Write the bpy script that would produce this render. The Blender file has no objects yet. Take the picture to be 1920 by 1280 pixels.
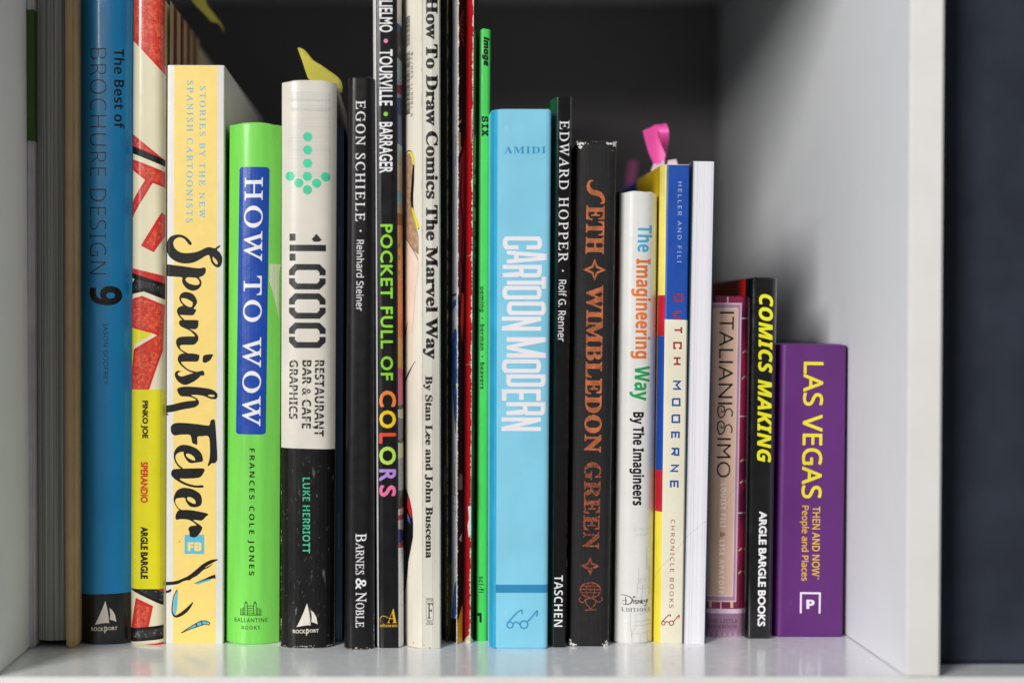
import bpy, bmesh, math, random
import numpy as np
from mathutils import Vector, Matrix, noise
from mathutils.geometry import delaunay_2d_cdt
random.seed(7)
S = bpy.context.scene
C = S.collection
# ------------------------------------------------------------------ camera, light, exposure
FPX = 3090.0                        # focal length in pixels of a 1920 px wide picture
PITCH = math.atan(0.022)
PX0, PY0 = 760.0, 620.0 + FPX*math.tan(PITCH)      # principal point
CAM = Vector((0, -0.72, 0.135))
cd = bpy.data.cameras.new('camera'); cam = bpy.data.objects.new('camera', cd); C.objects.link(cam)
cam.location = CAM; cam.rotation_euler = (math.pi/2 - PITCH, 0, 0)
cd.sensor_width = 36; cd.lens = FPX/1920*36
cd.shift_x = (960-PX0)/1920; cd.shift_y = (PY0-640)/1920
cd.clip_start = 0.01; cd.clip_end = 50
cd.dof.use_dof = True; cd.dof.focus_distance = 0.71; cd.dof.aperture_fstop = 2.9
S.camera = cam
w = bpy.data.worlds.new('World'); S.world = w; w.use_nodes = True
bg = w.node_tree.nodes['Background']; bg.inputs[0].default_value = (0.93, 0.97, 1.0, 1); bg.inputs[1].default_value = 0.19
def lamp(name, loc, target, size, power, col):
    l = bpy.data.lights.new(name, 'AREA'); l.shape = 'RECTANGLE'; l.size, l.size_y = size; l.energy = power; l.color = col
    o = bpy.data.objects.new(name, l); C.objects.link(o); o.location = loc
    o.rotation_euler = (Vector(target)-Vector(loc)).to_track_quat('-Z', 'Y').to_euler(); return o
lamp('window_light', (-1.28, -2.05, 1.02), (0.02, 0, 0.15), (0.80, 0.80), 68, (1.0, 0.985, 0.96))
S.view_settings.view_transform = 'Standard'; S.view_settings.look = 'None'; S.view_settings.exposure = 0.0; S.view_settings.gamma = 1

# ------------------------------------------------------------------ photo measurements -> metres
sp, cp = math.sin(PITCH), math.cos(PITCH)
def ray(px, py):
    a = (px-PX0)/FPX; b = (PY0-py)/FPX
    return Vector((a, cp + b*sp, -sp + b*cp))
def at_floor(px, py, z=0.0):
    r = ray(px, py); t = (z-CAM.z)/r.z; return CAM + r*t
def at_depth(px, py, Y):
    r = ray(px, py); t = (Y-CAM.y)/r.y; return CAM + r*t

# ------------------------------------------------------------------ materials
def lin(c):
    return tuple(((v/255)/12.92 if v/255 <= .04045 else ((v/255+.055)/1.055)**2.4) for v in c) + (1,)
_m = {}
def mat(name, rgb, rough=.45, coat=0.0, mott=.06, mscale=60, bump=.0006, bscale=900, second=None, sscale=300, sthr=(.5, .6),
        scratch=None, weave=None, stretch=(1, 1, 1), metal=0.0, spec=.5, worn=None, wthr=.56, trans=0):
    if name in _m: return _m[name]
    m = bpy.data.materials.new(name); m.use_nodes = True; n = m.node_tree.nodes; L = m.node_tree.links
    p = n['Principled BSDF']; tc = n.new('ShaderNodeTexCoord')
    mp = n.new('ShaderNodeMapping'); mp.inputs['Scale'].default_value = stretch; L.new(tc.outputs['Object'], mp.inputs[0])
    def nz(scale, det=4, vec=None):
        t = n.new('ShaderNodeTexNoise'); t.inputs['Scale'].default_value = scale; t.inputs['Detail'].default_value = det
        L.new(vec or mp.outputs[0], t.inputs['Vector']); return t.outputs['Fac']
    def rng(src, a, b, lo=0, hi=1):
        r = n.new('ShaderNodeMapRange'); r.inputs[1].default_value = a; r.inputs[2].default_value = b
        r.inputs[3].default_value = lo; r.inputs[4].default_value = hi; L.new(src, r.inputs[0]); return r.outputs[0]
    def mix(f, a, b):
        x = n.new('ShaderNodeMix'); x.data_type = 'RGBA'
        L.new(f, x.inputs[0])
        for i, v in ((6, a), (7, b)):
            if isinstance(v, tuple): x.inputs[i].default_value = v
            else: L.new(v, x.inputs[i])
        return x.outputs[2]
    base = lin(rgb); d = tuple(min(1, c*(1-mott*1.6)) for c in base[:3])+(1,); l = tuple(min(1, c*(1+mott)) for c in base[:3])+(1,)
    col = mix(rng(nz(mscale), .35, .65), d, l)
    if second:
        v = n.new('ShaderNodeTexVoronoi'); v.inputs['Scale'].default_value = sscale; v.feature = 'SMOOTH_F1'
        ad = n.new('ShaderNodeVectorMath'); ad.operation = 'ADD'
        tn = n.new('ShaderNodeTexNoise'); tn.inputs['Scale'].default_value = sscale*.8; L.new(mp.outputs[0], tn.inputs['Vector'])
        sc_ = n.new('ShaderNodeVectorMath'); sc_.operation = 'SCALE'; sc_.inputs['Scale'].default_value = .9/sscale*2
        L.new(tn.outputs['Color'], sc_.inputs[0]); L.new(mp.outputs[0], ad.inputs[0]); L.new(sc_.outputs[0], ad.inputs[1])
        L.new(ad.outputs[0], v.inputs['Vector'])
        f1 = rng(v.outputs['Distance'], sthr[0], sthr[1], 1, 0)
        col = mix(f1, col, lin(second))
    rg = rng(nz(mscale*3), .3, .7, max(.02, rough-.06), rough+.08)
    if scratch:
        scol, amt = scratch
        mp2 = n.new('ShaderNodeMapping'); mp2.inputs['Scale'].default_value = (1, .2, .25); mp2.inputs['Rotation'].default_value = (0, .35, 0)
        L.new(tc.outputs['Object'], mp2.inputs[0])
        a = rng(nz(420, 6, mp2.outputs[0]), .70-amt*.5, .78-amt*.5)
        b = rng(nz(38, 3, tc.outputs['Object']), .5, .66)
        mm = n.new('ShaderNodeMath'); mm.operation = 'MULTIPLY'; L.new(a, mm.inputs[0]); L.new(b, mm.inputs[1])
        col = mix(mm.outputs[0], col, lin(scol))
    if worn:
        a = rng(nz(1500, 5, tc.outputs['Object']), wthr, wthr+.05)
        col = mix(a, col, lin(worn))
    L.new(col, p.inputs['Base Color']); L.new(rg, p.inputs['Roughness'])
    p.inputs['Coat Weight'].default_value = coat; p.inputs['Coat Roughness'].default_value = .12
    p.inputs['Metallic'].default_value = metal; p.inputs['Specular IOR Level'].default_value = spec
    if trans: p.inputs['Transmission Weight'].default_value = trans
    bp = n.new('ShaderNodeBump'); bp.inputs['Strength'].default_value = .6; bp.inputs['Distance'].default_value = bump*(.5 if weave else .12)
    h = nz(bscale, 5)
    if weave:
        ws = []
        for dr in ('X', 'Z'):
            wv = n.new('ShaderNodeTexWave'); wv.inputs['Scale'].default_value = weave; wv.bands_direction = dr
            wv.inputs['Distortion'].default_value = .8; wv.inputs['Detail'].default_value = 1; L.new(tc.outputs['Object'], wv.inputs['Vector']); ws.append(wv.outputs['Fac'])
        mm = n.new('ShaderNodeMath'); mm.operation = 'MULTIPLY'; L.new(ws[0], mm.inputs[0]); L.new(ws[1], mm.inputs[1])
        m2 = n.new('ShaderNodeMath'); m2.operation = 'MULTIPLY_ADD'; L.new(h, m2.inputs[0]); m2.inputs[1].default_value = .5; L.new(mm.outputs[0], m2.inputs[2]); h = m2.outputs[0]
    L.new(h, bp.inputs['Height']); L.new(bp.outputs[0], p.inputs['Normal'])
    _m[name] = m; return m

# ------------------------------------------------------------------ object helpers
def tag(o, label, cat, group=None):
    o['label'] = label; o['category'] = cat
    if group: o['group'] = group
    return o
def empty(name, loc, rot=(0, 0, 0)):
    o = bpy.data.objects.new(name, None); o.empty_display_size = .01; C.objects.link(o); o.location = loc; o.rotation_euler = rot; return o
def link(name, me, m, parent=None, smooth=None):
    o = bpy.data.objects.new(name, me); C.objects.link(o)
    if m: me.materials.append(m)
    if parent: o.parent = parent
    if smooth is not None:
        for p in me.polygons: p.use_smooth = True
        me.set_sharp_from_angle(angle=math.radians(smooth))
    return o
def from_bm(name, bm, m, parent=None, smooth=None):
    bmesh.ops.recalc_face_normals(bm, faces=bm.faces)
    me = bpy.data.meshes.new(name); bm.to_mesh(me); bm.free(); return link(name, me, m, parent, smooth)
def box_bm(bm, x0, x1, y0, y1, z0, z1, bev=0):
    g = bmesh.ops.create_cube(bm, size=1)
    for v in g['verts']: v.co = Vector(((x0+x1)/2+v.co.x*(x1-x0), (y0+y1)/2+v.co.y*(y1-y0), (z0+z1)/2+v.co.z*(z1-z0)))
    if bev: bmesh.ops.bevel(bm, geom=list({e for v in g['verts'] for e in v.link_edges}), offset=bev, segments=2, affect='EDGES')
def box(name, m, parent, *b, bev=0):
    bm = bmesh.new(); box_bm(bm, *b, bev=bev); return from_bm(name, bm, m, parent)
def tube(name, pts, r, m, parent=None, sides=8, label=None):
    bm = bmesh.new(); rings = []
    for i, p in enumerate(pts):
        p = Vector(p); a = Vector(pts[max(0, i-1)]); b = Vector(pts[min(len(pts)-1, i+1)]); t = (b-a).normalized()
        u = t.orthogonal().normalized() if i == 0 else (u - t*u.dot(t)).normalized()
        v = t.cross(u); rr = r[i] if isinstance(r, (list, tuple)) else r
        rings.append([bm.verts.new(p+(u*math.cos(k*2*math.pi/sides)+v*math.sin(k*2*math.pi/sides))*rr) for k in range(sides)])
    for a, b in zip(rings, rings[1:]):
        for k in range(sides): bm.faces.new((a[k], a[(k+1) % sides], b[(k+1) % sides], b[k]))
    bm.faces.new(rings[0]); bm.faces.new(rings[-1][::-1])
    return from_bm(name, bm, m, parent, 40)

# ------------------------------------------------------------------ lettering
STY = {'gill': None, 'roman': (0x1D434, 0x1D44E, None), 'serif': (0x1D400, 0x1D41A, 0x1D7CE), 'italic': (0x1D434, 0x1D44E, None), 'bolditalic': (0x1D468, 0x1D482, 0x1D7CE), 'script': (0x1D4D0, 0x1D4EA, None),
       'sans': (0x1D5A0, 0x1D5BA, 0x1D7E2), 'bold': (0x1D5D4, 0x1D5EE, 0x1D7EC), 'sansital': (0x1D608, 0x1D622, None), 'boldital': (0x1D63C, 0x1D656, 0x1D7EC), 'mono': (0x1D670, 0x1D68A, 0x1D7F6)}
def styled(t, s):
    k = STY[s]
    if not k: return t
    r = ''
    for c in t:
        if 'A' <= c <= 'Z': r += chr(k[0]+ord(c)-65)
        elif 'a' <= c <= 'z': r += chr(k[1]+ord(c)-97)
        elif c.isdigit() and k[2]: r += chr(k[2]+int(c))
        else: r += c
    return r
_t = {}
def glyphs(body, style, offset=0.0, space=1.0, res=3):
    key = (body, style, offset, space)
    if key not in _t:
        c = bpy.data.curves.new('lettering', 'FONT'); c.body = styled(body, style); c.offset = offset; c.space_character = space; c.resolution_u = res
        o = bpy.data.objects.new('lettering', c); me = bpy.data.meshes.new_from_object(o)
        vs = [tuple(v.co[:2]) for v in me.vertices]; fs = [tuple(p.vertices) for p in me.polygons]
        bpy.data.objects.remove(o); bpy.data.curves.remove(c); bpy.data.meshes.remove(me)
        _t[key] = (vs, fs)
    return _t[key]
def islands(vs, fs):
    par = list(range(len(vs)))
    def root(i):
        while par[i] != i: par[i] = par[par[i]]; i = par[i]
        return i
    for f in fs:
        for i in f[1:]: par[root(i)] = root(f[0])
    g = {}
    for f in fs: g.setdefault(root(f[0]), []).append(f)
    return [g[k] for k in sorted(g, key=lambda k: min(vs[i][0] for f in g[k] for i in f))]
_h = {}
def heavier(vs, fs, r):
    """embolden each letter by merging copies shifted round a small circle into one clean shape"""
    out = ([], []), ([], [])
    for n, g in enumerate(islands(vs, fs)):
        ids = sorted({i for f in g for i in f}); x0, y0 = vs[ids[0]][:2]; loc = {i: k for k, i in enumerate(ids)}
        P = [(round(vs[i][0]-x0, 4), round(vs[i][1]-y0, 4)) for i in ids]; key = (tuple(P), r)
        if key not in _h:
            cnt = {}
            for f in g:
                for a, b in zip(f, f[1:]+f[:1]): e = (min(a, b), max(a, b)); cnt[e] = cnt.get(e, 0)+1
            E = np.array([(loc[a], loc[b]) for (a, b), c in cnt.items() if c == 1]); A = np.array(P)
            sh = [(r*math.cos(k*math.pi/3+.3), r*math.sin(k*math.pi/3+.3)) for k in range(6)]
            allp = np.concatenate([A+d for d in sh]); alle = np.concatenate([E+k*len(A) for k in range(6)])
            o = delaunay_2d_cdt([Vector(p) for p in allp], [tuple(int(i) for i in e) for e in alle], [], 0, 2e-4)
            pv = np.array([tuple(v) for v in o[0]]); T = np.array([tuple(f) for f in o[2]]); cen = pv[T].mean(axis=1)
            keep = np.zeros(len(T), bool); a, b = A[E[:, 0]], A[E[:, 1]]
            for d in sh:                                  # a triangle stays when it lies inside any of the shifted copies
                x = cen[:, 0, None]-d[0]; y = cen[:, 1, None]-d[1]
                cr = (a[:, 1] > y) != (b[:, 1] > y); xi = a[:, 0]+(y-a[:, 1])*(b[:, 0]-a[:, 0])/np.where(b[:, 1] == a[:, 1], 1, b[:, 1]-a[:, 1])
                keep |= (np.count_nonzero(cr & (x < xi), axis=1) % 2) == 1
            _h[key] = [tuple(p) for p in pv], [tuple(int(i) for i in t) for t in T[keep]]
        v, f = _h[key]; V_, F_ = out[n % 2]; b = len(V_)
        V_ += [(x+x0, y+y0) for x, y in v]; F_ += [tuple(b+i for i in q) for q in f]
    return out
def smooth_path(pts, n=6, closed=False):
    P = [Vector(p[:2]) for p in pts]; out = []; N = len(P)
    for i in range(N if closed else N-1):
        g = (lambda k: P[k % N]) if closed else (lambda k: P[max(0, min(N-1, k))])
        p0, p1, p2, p3 = g(i-1), g(i), g(i+1), g(i+2)
        for j in range(n):
            t = j/n; out.append(.5*((2*p1)+(p2-p0)*t+(2*p0-5*p1+4*p2-p3)*t*t+(3*p1-p0-3*p2+p3)*t**3))
    if not closed: out.append(P[-1])
    return [(p.x, p.y) for p in out]
def fill(rings):
    c = bpy.data.curves.new('print', 'CURVE'); c.dimensions = '2D'; c.fill_mode = 'BOTH'
    for r in rings:
        s = c.splines.new('POLY'); s.points.add(len(r)-1); s.use_cyclic_u = True
        for q, p in zip(s.points, r): q.co = (p[0], p[1], 0, 1)
    o = bpy.data.objects.new('print', c); me = bpy.data.meshes.new_from_object(o)
    vs = [tuple(v.co[:2]) for v in me.vertices]; fs = [tuple(p.vertices) for p in me.polygons]
    bpy.data.objects.remove(o); bpy.data.curves.remove(c); bpy.data.meshes.remove(me)
    return vs, fs
def ribbon(pts, wd, smooth=True, closed=False, n=5):
    N = len(pts); W = list(wd) if isinstance(wd, (list, tuple)) else [wd]*N
    if smooth:
        path = smooth_path(pts, n, closed); M = len(path)
        ws = []
        for i in range(M):
            f = i/n; a = int(f) % N if closed else min(int(f), N-1); b = (a+1) % N if closed else min(a+1, N-1); ws.append(W[a]+(W[b]-W[a])*(f-int(f)))
    else: path = list(pts); ws = W; M = N
    vs = []; fs = []
    for i in range(M):
        a = Vector(path[i-1] if (i or closed) else path[0]); b = Vector(path[(i+1) % M] if (i < M-1 or closed) else path[-1]); p = Vector(path[i])
        d1 = (p-a).normalized() if (p-a).length > 1e-9 else None; d2 = (b-p).normalized() if (b-p).length > 1e-9 else None
        d1 = d1 or d2; d2 = d2 or d1
        if d1 is None: d1 = d2 = Vector((1, 0))
        t = (d1+d2); t = t.normalized() if t.length > .1 else d2; nn = Vector((-t.y, t.x)); k = 1/max(.45, nn.dot(Vector((-d2.y, d2.x))))
        vs += [tuple(p+nn*ws[i]/2*k), tuple(p-nn*ws[i]/2*k)]
    for i in range(M if closed else M-1):
        j = (i+1) % M; fs.append((2*i, 2*i+1, 2*j+1, 2*j))
    return vs, fs
def disc(cx, cy, r, ry=None, n=20):
    return [(cx+r*math.cos(k*2*math.pi/n), cy+(ry or r)*math.sin(k*2*math.pi/n)) for k in range(n)]

# ------------------------------------------------------------------ one book
class Book:
    def __init__(s, name, label, top, bot, ytop, ybot, cover, depth=.19, prof=None, kind='hard', wob=.0003, pages=None, cat='book', top_drop=.0, gapz=.0):
        s.xt, s.xb, s.yt, s.yb = top, bot, ytop, ybot
        o = at_floor(bot[0], ybot); Y = o.y
        tl = at_depth(top[0], ytop, Y); tr = at_depth(top[1], ytop, Y); br = at_depth(bot[1], ybot, Y)
        s.h = (tl-o).length; s.wt = tr.x-tl.x; s.wb = br.x-o.x; s.w = (s.wt+s.wb)/2; s.d = depth; s.Y = Y
        lean = math.atan2(tl.x-o.x, tl.z-o.z)
        if lean < 0: o.z += 0
        s.root = empty(name, o, (0, lean, 0)); tag(s.root, label, cat)
        s.k = s.w/((top[1]-top[0]+bot[1]-bot[0])/2)
        prof = prof or [(0, .0008), (.03, .0002), (.08, 0), (.92, 0), (.97, .0002), (1, .0008)]
        s.prof = prof
        s.n = 0; s.e0 = .000025
        s.kind = kind
        t = .0024 if kind == 'hard' else .0005
        out = [(u, dp) for u, dp in prof]; p0 = prof[0][1]; pn = prof[-1][1]
        T = t/s.w
        inner = [(1, depth), (1-T, depth), (1-T, pn+t), (T, p0+t), (T, depth), (0, depth)]
        bm = bmesh.new(); rings = []
        e = .0007 if kind == 'hard' else .0002
        nz = 10
        zs = [0, e] + [s.h*i/nz for i in range(1, nz)] + [s.h-e, s.h]
        for zi, z in enumerate(zs):
            f = z/s.h; ww = s.wb+(s.wt-s.wb)*f; end = zi in (0, len(zs)-1)
            ring = []
            for i, (u, dp) in enumerate(out+inner):
                x = u*ww; y = dp; zz = z
                if i < len(out):
                    if end: y += e*.8; x += (ww/2-x)*min(1, e*.8/(ww/2))
                    if zi == len(zs)-1: zz += wob*(noise.noise((u*4+s.xt[0], 3, 0))*2) - top_drop*abs(2*u-1)**3
                    if zi == 0: zz += gapz*max(0, noise.noise((u*3+s.xb[0], 9, 0)))
                elif end and abs(u-.5) > .48: x += (ww/2-x)*min(1, e*.5/(ww/2))
                ring.append(bm.verts.new((x, y, zz)))
            rings.append(ring)
        n = len(rings[0])
        for a, b in zip(rings, rings[1:]):
            for k in range(n): bm.faces.new((a[k], a[(k+1) % n], b[(k+1) % n], b[k]))
        bm.faces.new(rings[0][::-1]); bm.faces.new(rings[-1])
        from_bm('cover', bm, cover, s.root, 35)
        ins = .003 if kind == 'hard' else .0001
        f = .0036 if kind == 'hard' else .0006
        box('page_block', pages or M['paper'], s.root, t+.0001, s.w-t-.0001, max(p0, pn)+f+t, depth-.003*(kind == 'hard')-.0002, ins, s.h-ins)
        s.parts = {}
    # photo pixel -> unit position on spine (u as metres from left edge, v as height)
    def uv(s, px, py):
        f = (s.yb-py)/(s.yb-s.yt); xl = s.xb[0]+(s.xt[0]-s.xb[0])*f; xr = s.xb[1]+(s.xt[1]-s.xb[1])*f
        return ((px-xl)/(xr-xl)*s.w, f*s.h)        # u is kept as a share of the mean width
    def dep(s, u, v):
        q = u/s.w
        P = s.prof
        for (a, da), (b, db) in zip(P, P[1:]):
            if q <= b: return da+(db-da)*max(0, (q-a)/(b-a))
        return P[-1][1]
    def add(s, part, m, vs, fs, px=True):
        s.n += 1; eps = s.e0+.000002*s.n
        key = (part, m.name); s.parts.setdefault(key, (m, []))[1].append(([s.uv(*v) if px else v for v in vs], fs, eps))
    def text(s, part, m, body, style, x0, x1, y0, y1, dx=0, offset=0., space=1., up=False, rev=False, italic=0):
        vs, fs = glyphs(body, style, min(offset, 0.0), space, 3)
        if not vs: return
        if style == 'roman': italic -= .285          # stand the slanted capitals upright
        sets = heavier(vs, fs, offset) if offset > 0 else ((vs, fs),)
        al = [(v[0]+italic*v[1], v[1]) for q in sets for v in q[0]]
        a0, a1, b0, b1 = min(a for a, _ in al), max(a for a, _ in al), min(b for _, b in al), max(b for _, b in al)
        for vs, fs in sets:
            out = []
            for v in vs:
                p = (v[0]+italic*v[1]-a0)/(a1-a0); q = (v[1]-b0)/(b1-b0)
                if up: out.append((x0+(x1-x0)*p, y1+(y0-y1)*q))
                elif rev: out.append((x1+(x0-x1)*q, y1+(y0-y1)*p))
                else: out.append((x0+(x1-x0)*q+dx*p, y0+(y1-y0)*p))
            if fs: s.add(part, m, out, fs)
    def poly(s, part, m, pts, smooth=False, holes=()):
        rs = [smooth_path(r, 5, True) if smooth else r for r in (pts, *holes)]
        s.add(part, m, *fill(rs))
    def line(s, part, m, pts, wd, smooth=True, closed=False): s.add(part, m, *ribbon(pts, wd, smooth, closed))
    def side(s, part, m, face, d0, d1, y0, y1):
        s.n += 1; e = .00004+.000002*s.n; x = -e if face == 'L' else s.w+e
        z0 = (s.yb-y1)/(s.yb-s.yt)*s.h; z1 = (s.yb-y0)/(s.yb-s.yt)*s.h
        if face == 'R': x = max(s.wb, s.wt)+e+abs(s.wt-s.wb)*.2
        me = bpy.data.meshes.new(part); me.from_pydata([(x, d0, z0), (x, d1, z0), (x, d1, z1), (x, d0, z1)], [], [(0, 1, 2, 3)]); link(part, me, m, s.root)
    def done(s):
        for (part, _), (m, items) in s.parts.items():
            bm = bmesh.new()
            for vs, fs, eps in items:
                b = bmesh.new(); V = [b.verts.new((u, v, 0)) for u, v in vs]
                for f in fs:
                    try: b.faces.new([V[i] for i in f])
                    except ValueError: pass
                cuts = [(q*s.w) for q, _ in s.prof[1:-1]] + [0, s.w]
                for cx in cuts:
                    bmesh.ops.bisect_plane(b, geom=b.verts[:]+b.edges[:]+b.faces[:], plane_co=(cx, 0, 0), plane_no=(1, 0, 0), dist=1e-7)
                for k in range(1, 10):
                    bmesh.ops.bisect_plane(b, geom=b.verts[:]+b.edges[:]+b.faces[:], plane_co=(0, s.h*k/10, 0), plane_no=(0, 1, 0), dist=1e-7)
                kill = [f for f in b.faces if f.calc_center_median().x < -1e-5 or f.calc_center_median().x > s.w*1.03 or f.calc_center_median().y > s.h or f.calc_center_median().y < 0]
                bmesh.ops.delete(b, geom=kill, context='FACES')
                for v in b.verts:
                    u, z = min(max(v.co.x, 0), s.w), v.co.y; v.co = Vector((u/s.w*(s.wb+(s.wt-s.wb)*z/s.h), s.dep(u, z)-eps, z))
                for f in b.faces:
                    f.normal_update()
                    if f.normal.y > 0: f.normal_flip()
                me = bpy.data.meshes.new('x'); b.to_mesh(me); b.free(); bm.from_mesh(me); bpy.data.meshes.remove(me)
            me = bpy.data.meshes.new(part); bm.to_mesh(me); bm.free()
            if len(me.polygons): link(part, me, m, s.root)
            else: bpy.data.meshes.remove(me)
def rprof(dp, p=3.0, n=14, flat=0):
    r = []
    for i in range(n+1):
        u = i/n; r.append((u, dp*abs(2*u-1)**p))
    return r
def chips(bk, part, m, px0, px1, y0, y1, wmax, side=1, dens=1.0, seed=1):
    """jagged worn strip running down an edge: side=+1 grows to the right of the line px0(top)->px1(bottom)"""
    rnd = random.Random(seed); pts = []; n = int((y1-y0)/1.6)
    for i in range(n+1):
        y = y0+(y1-y0)*i/n; x = px0+(px1-px0)*i/n
        a = noise.noise((y*.045, seed*7.1, 0))+.5*noise.noise((y*.25, seed*3.3, 5))+rnd.uniform(-.35, .35)
        wd = max(.0, (a+dens-.5))*wmax; pts.append((x, y, min(wd, wmax*1.5)))
    vs = []; fs = []
    for x, y, wd in pts: vs += [(x, y), (x+side*wd, y)]
    for i in range(len(pts)-1):
        if pts[i][2] > 0 or pts[i+1][2] > 0: fs.append((2*i, 2*i+1, 2*i+3, 2*i+2))
    bk.add(part, m, vs, fs)
def blob(cx, cy, r, seed, n=11, ry=None):
    rnd = random.Random(seed); return [(cx+r*rnd.uniform(.45, 1.15)*math.cos(k*2*math.pi/n), cy+(ry or r)*rnd.uniform(.45, 1.15)*math.sin(k*2*math.pi/n)) for k in range(n)]

M = {}
M['paper'] = mat('paper', (214, 208, 196), .8, bump=.0003, bscale=200, stretch=(12, 1, .2), mott=.12, mscale=200)
M['white_lam'] = mat('white_laminate', (240, 241, 245), .2, coat=.3, mott=.004, bump=.000004, bscale=300)
M['panel'] = mat('white_melamine', (238, 239, 243), .5, mott=.006, bump=.00002, bscale=600)
M['board_edge'] = mat('white_edge_band', (234, 231, 228), .45, mott=.015, bump=.00004)
M['wall'] = mat('dark_wall', (122, 118, 120), .85, mott=.04, mscale=12, bump=.0005, bscale=300)
M['slate'] = mat('slate_cloth', (50, 55, 66), .92, mott=.12, mscale=40, bump=.0006, weave=420, spec=.2)
K = lambda n, c, **k: mat(n, c, **k)
ink = K('black_ink', (13, 12, 13), rough=.45, mott=.05, spec=.3)
white = K('white_ink', (232, 230, 232), rough=.42, mott=.02)
cream = K('cream_print', (228, 219, 186), rough=.4, mott=.03, coat=.2)

# ------------------------------------------------------------------ shelf
shelf = empty('bookshelf', (0, 0, 0)); tag(shelf, 'white laminate cube bookshelf holding the row of books', 'bookshelf')
FY = -.0805; BY = .31; XL, XR = -.1597, .1955; XR2 = .2080; CEIL = .338
box('shelf_board', M['white_lam'], shelf, -.42, .62, FY+.0012, BY, -.020, 0, bev=.0003)
box('front_edge', M['board_edge'], shelf, -.42, .62, FY, FY+.0010, -.020, .0002, bev=.0002)
box('side_panel', M['panel'], shelf, XL-.0125, XL, FY, BY, .0003, CEIL, bev=.0006)
box('side_panel', M['panel'], shelf, XR, XR2, FY+.0012, BY, .0003, CEIL, bev=.0003)
box('front_edge', M['board_edge'], shelf, XR-.0001, XR2+.0001, FY, FY+.0010, .0005, CEIL, bev=.0003)
box('top_board', M['panel'], shelf, -.42, .62, FY, BY, CEIL+.0003, CEIL+.020, bev=.0006)
wl = box('wall', M['wall'], None, -1.2, 1.4, BY+.001, BY+.06, -.5, 1.4); wl['kind'] = 'structure'

# storage box in the next compartment
g = at_floor(1766, 1246)
sb = empty('storage_box', (XR2+.0022, g.y, .0004)); tag(sb, 'dark slate cloth covered storage box standing right of the divider', 'box')
bm = bmesh.new(); box_bm(bm, 0, .30, 0, .28, 0, .30, bev=.0015); from_bm('box_body', bm, M['slate'], sb, 40)
box('box_lid', M['slate'], sb, -.001, .301, -.001, .281, .3002, .33, bev=.0012)

# ------------------------------------------------------------------ A: fore-edge-out hardcover at far left
def fore_edge_book(name, label, xs, ybot, ytop, matL, matP, matR, depth, recess, lean_x=0, nsh=46, amp=.0006, hard=True, seed=3, sp_mat=None):
    o = at_floor(xs[0], ybot); P = [at_depth(x, ybot, o.y).x-o.x for x in xs]; tl = at_depth(xs[0]+lean_x, ytop, o.y); h = (tl-o).length
    r = empty(name, o, (0, math.atan2(tl.x-o.x, tl.z-o.z), 0)); tag(r, label, 'book')
    gap = .003 if hard else 0
    rr = random.Random(seed)
    # page block: one sheet bundle per strip, each strip its own depth
    bm = bmesh.new(); x0, x1 = P[1], P[2]; xs_ = [x0+(x1-x0)*i/nsh for i in range(nsh+1)]
    dz = [rr.uniform(0, 1)*amp + amp*2.2*(abs(2*i/nsh-1)**2) for i in range(nsh)]
    if not hard:
        for i in rr.sample(range(3, nsh-3), 4): dz[i] += .00022
    prof = []
    for i in range(nsh): prof += [(xs_[i]+.00001, recess+dz[i]), (xs_[i+1]-.00001, recess+dz[i])]
    prof += [(x1, depth-.004), (x0, depth-.004)]
    a = [bm.verts.new((x, y, gap)) for x, y in prof]; b = [bm.verts.new((x, y, h-gap)) for x, y in prof]; n = len(a)
    for i in range(n): bm.faces.new((a[i], a[(i+1) % n], b[(i+1) % n], b[i]))
    bm.faces.new(a[::-1]); bm.faces.new(b); from_bm('page_block', bm, matP, r)
    for nm, q0, q1, m in (('front_cover', P[0], P[1]-.0001, matL), ('back_cover', P[2]+.0001, P[3], matR)):
        box(nm, m, r, q0, q1, 0, depth, 0, h, bev=min((q1-q0)*.3, .0012))
    box('spine', sp_mat or matL, r, P[1], P[2], depth-.003, depth, 0, h)
    return r, P, h
m_pg1 = K('grey_pages', (176, 174, 168), rough=.85, mott=.35, mscale=500, stretch=(6, 1, .01), bump=.0003)
rA, PA, hA = fore_edge_book('hardcover_book', 'thick hardcover standing page edges outward beside the left shelf wall', (49, 66, 123, 142), 1216, -60,
    K('grey_white_cloth', (205, 196, 196), rough=.7, weave=500, bump=.0002), m_pg1, K('tan_cloth', (198, 168, 122), rough=.75, bump=.0003), .24, .0030, lean_x=-3, amp=.0010)
zt = hA*(1216-262)/(1216+60); zg = hA*(1216-18)/(1216+60)
box('cloth_band', K('olive_green', (62, 92, 30), rough=.7), rA, PA[0]-.0002, PA[1]+.0001, -.0002, .06, zt, zg)

# ------------------------------------------------------------------ B: brochure design
blue = K('peacock_blue', (6, 132, 190), rough=.34, coat=.25, mott=.05, mscale=25, scratch=((90, 170, 205), .05))
B = Book('hardcover_book', 'tall glossy blue design hardcover with thin black capitals and a large 9', (149, 245), (148, 242.5), -70, 1208, blue, .22, rprof(.0050, 3.0), top_drop=.001)
dkink = K('navy_black_ink', (3, 14, 24), rough=.4, coat=.1)
B.poly('publisher_band', K('glossy_black', (6, 5, 7), rough=.33, coat=.4), [(140, 1114), (250, 1110), (250, 1206), (140, 1206.5)])
B.text('title', dkink, 'The Best of', 'bold', 213.5, 232.5, 90, 238.5)
B.text('title', dkink, 'BROCHURE DESIGN', 'sans', 168.5, 199.8, 89, 511, dx=-1, offset=-.018, space=1.06)
B.text('volume_number', ink, '9', 'bold', 167, 228, 533, 569, offset=.02)
B.text('author', dkink, 'JASON GODFREY', 'sans', 192, 202.5, 603, 717.5, space=1.05)
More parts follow.
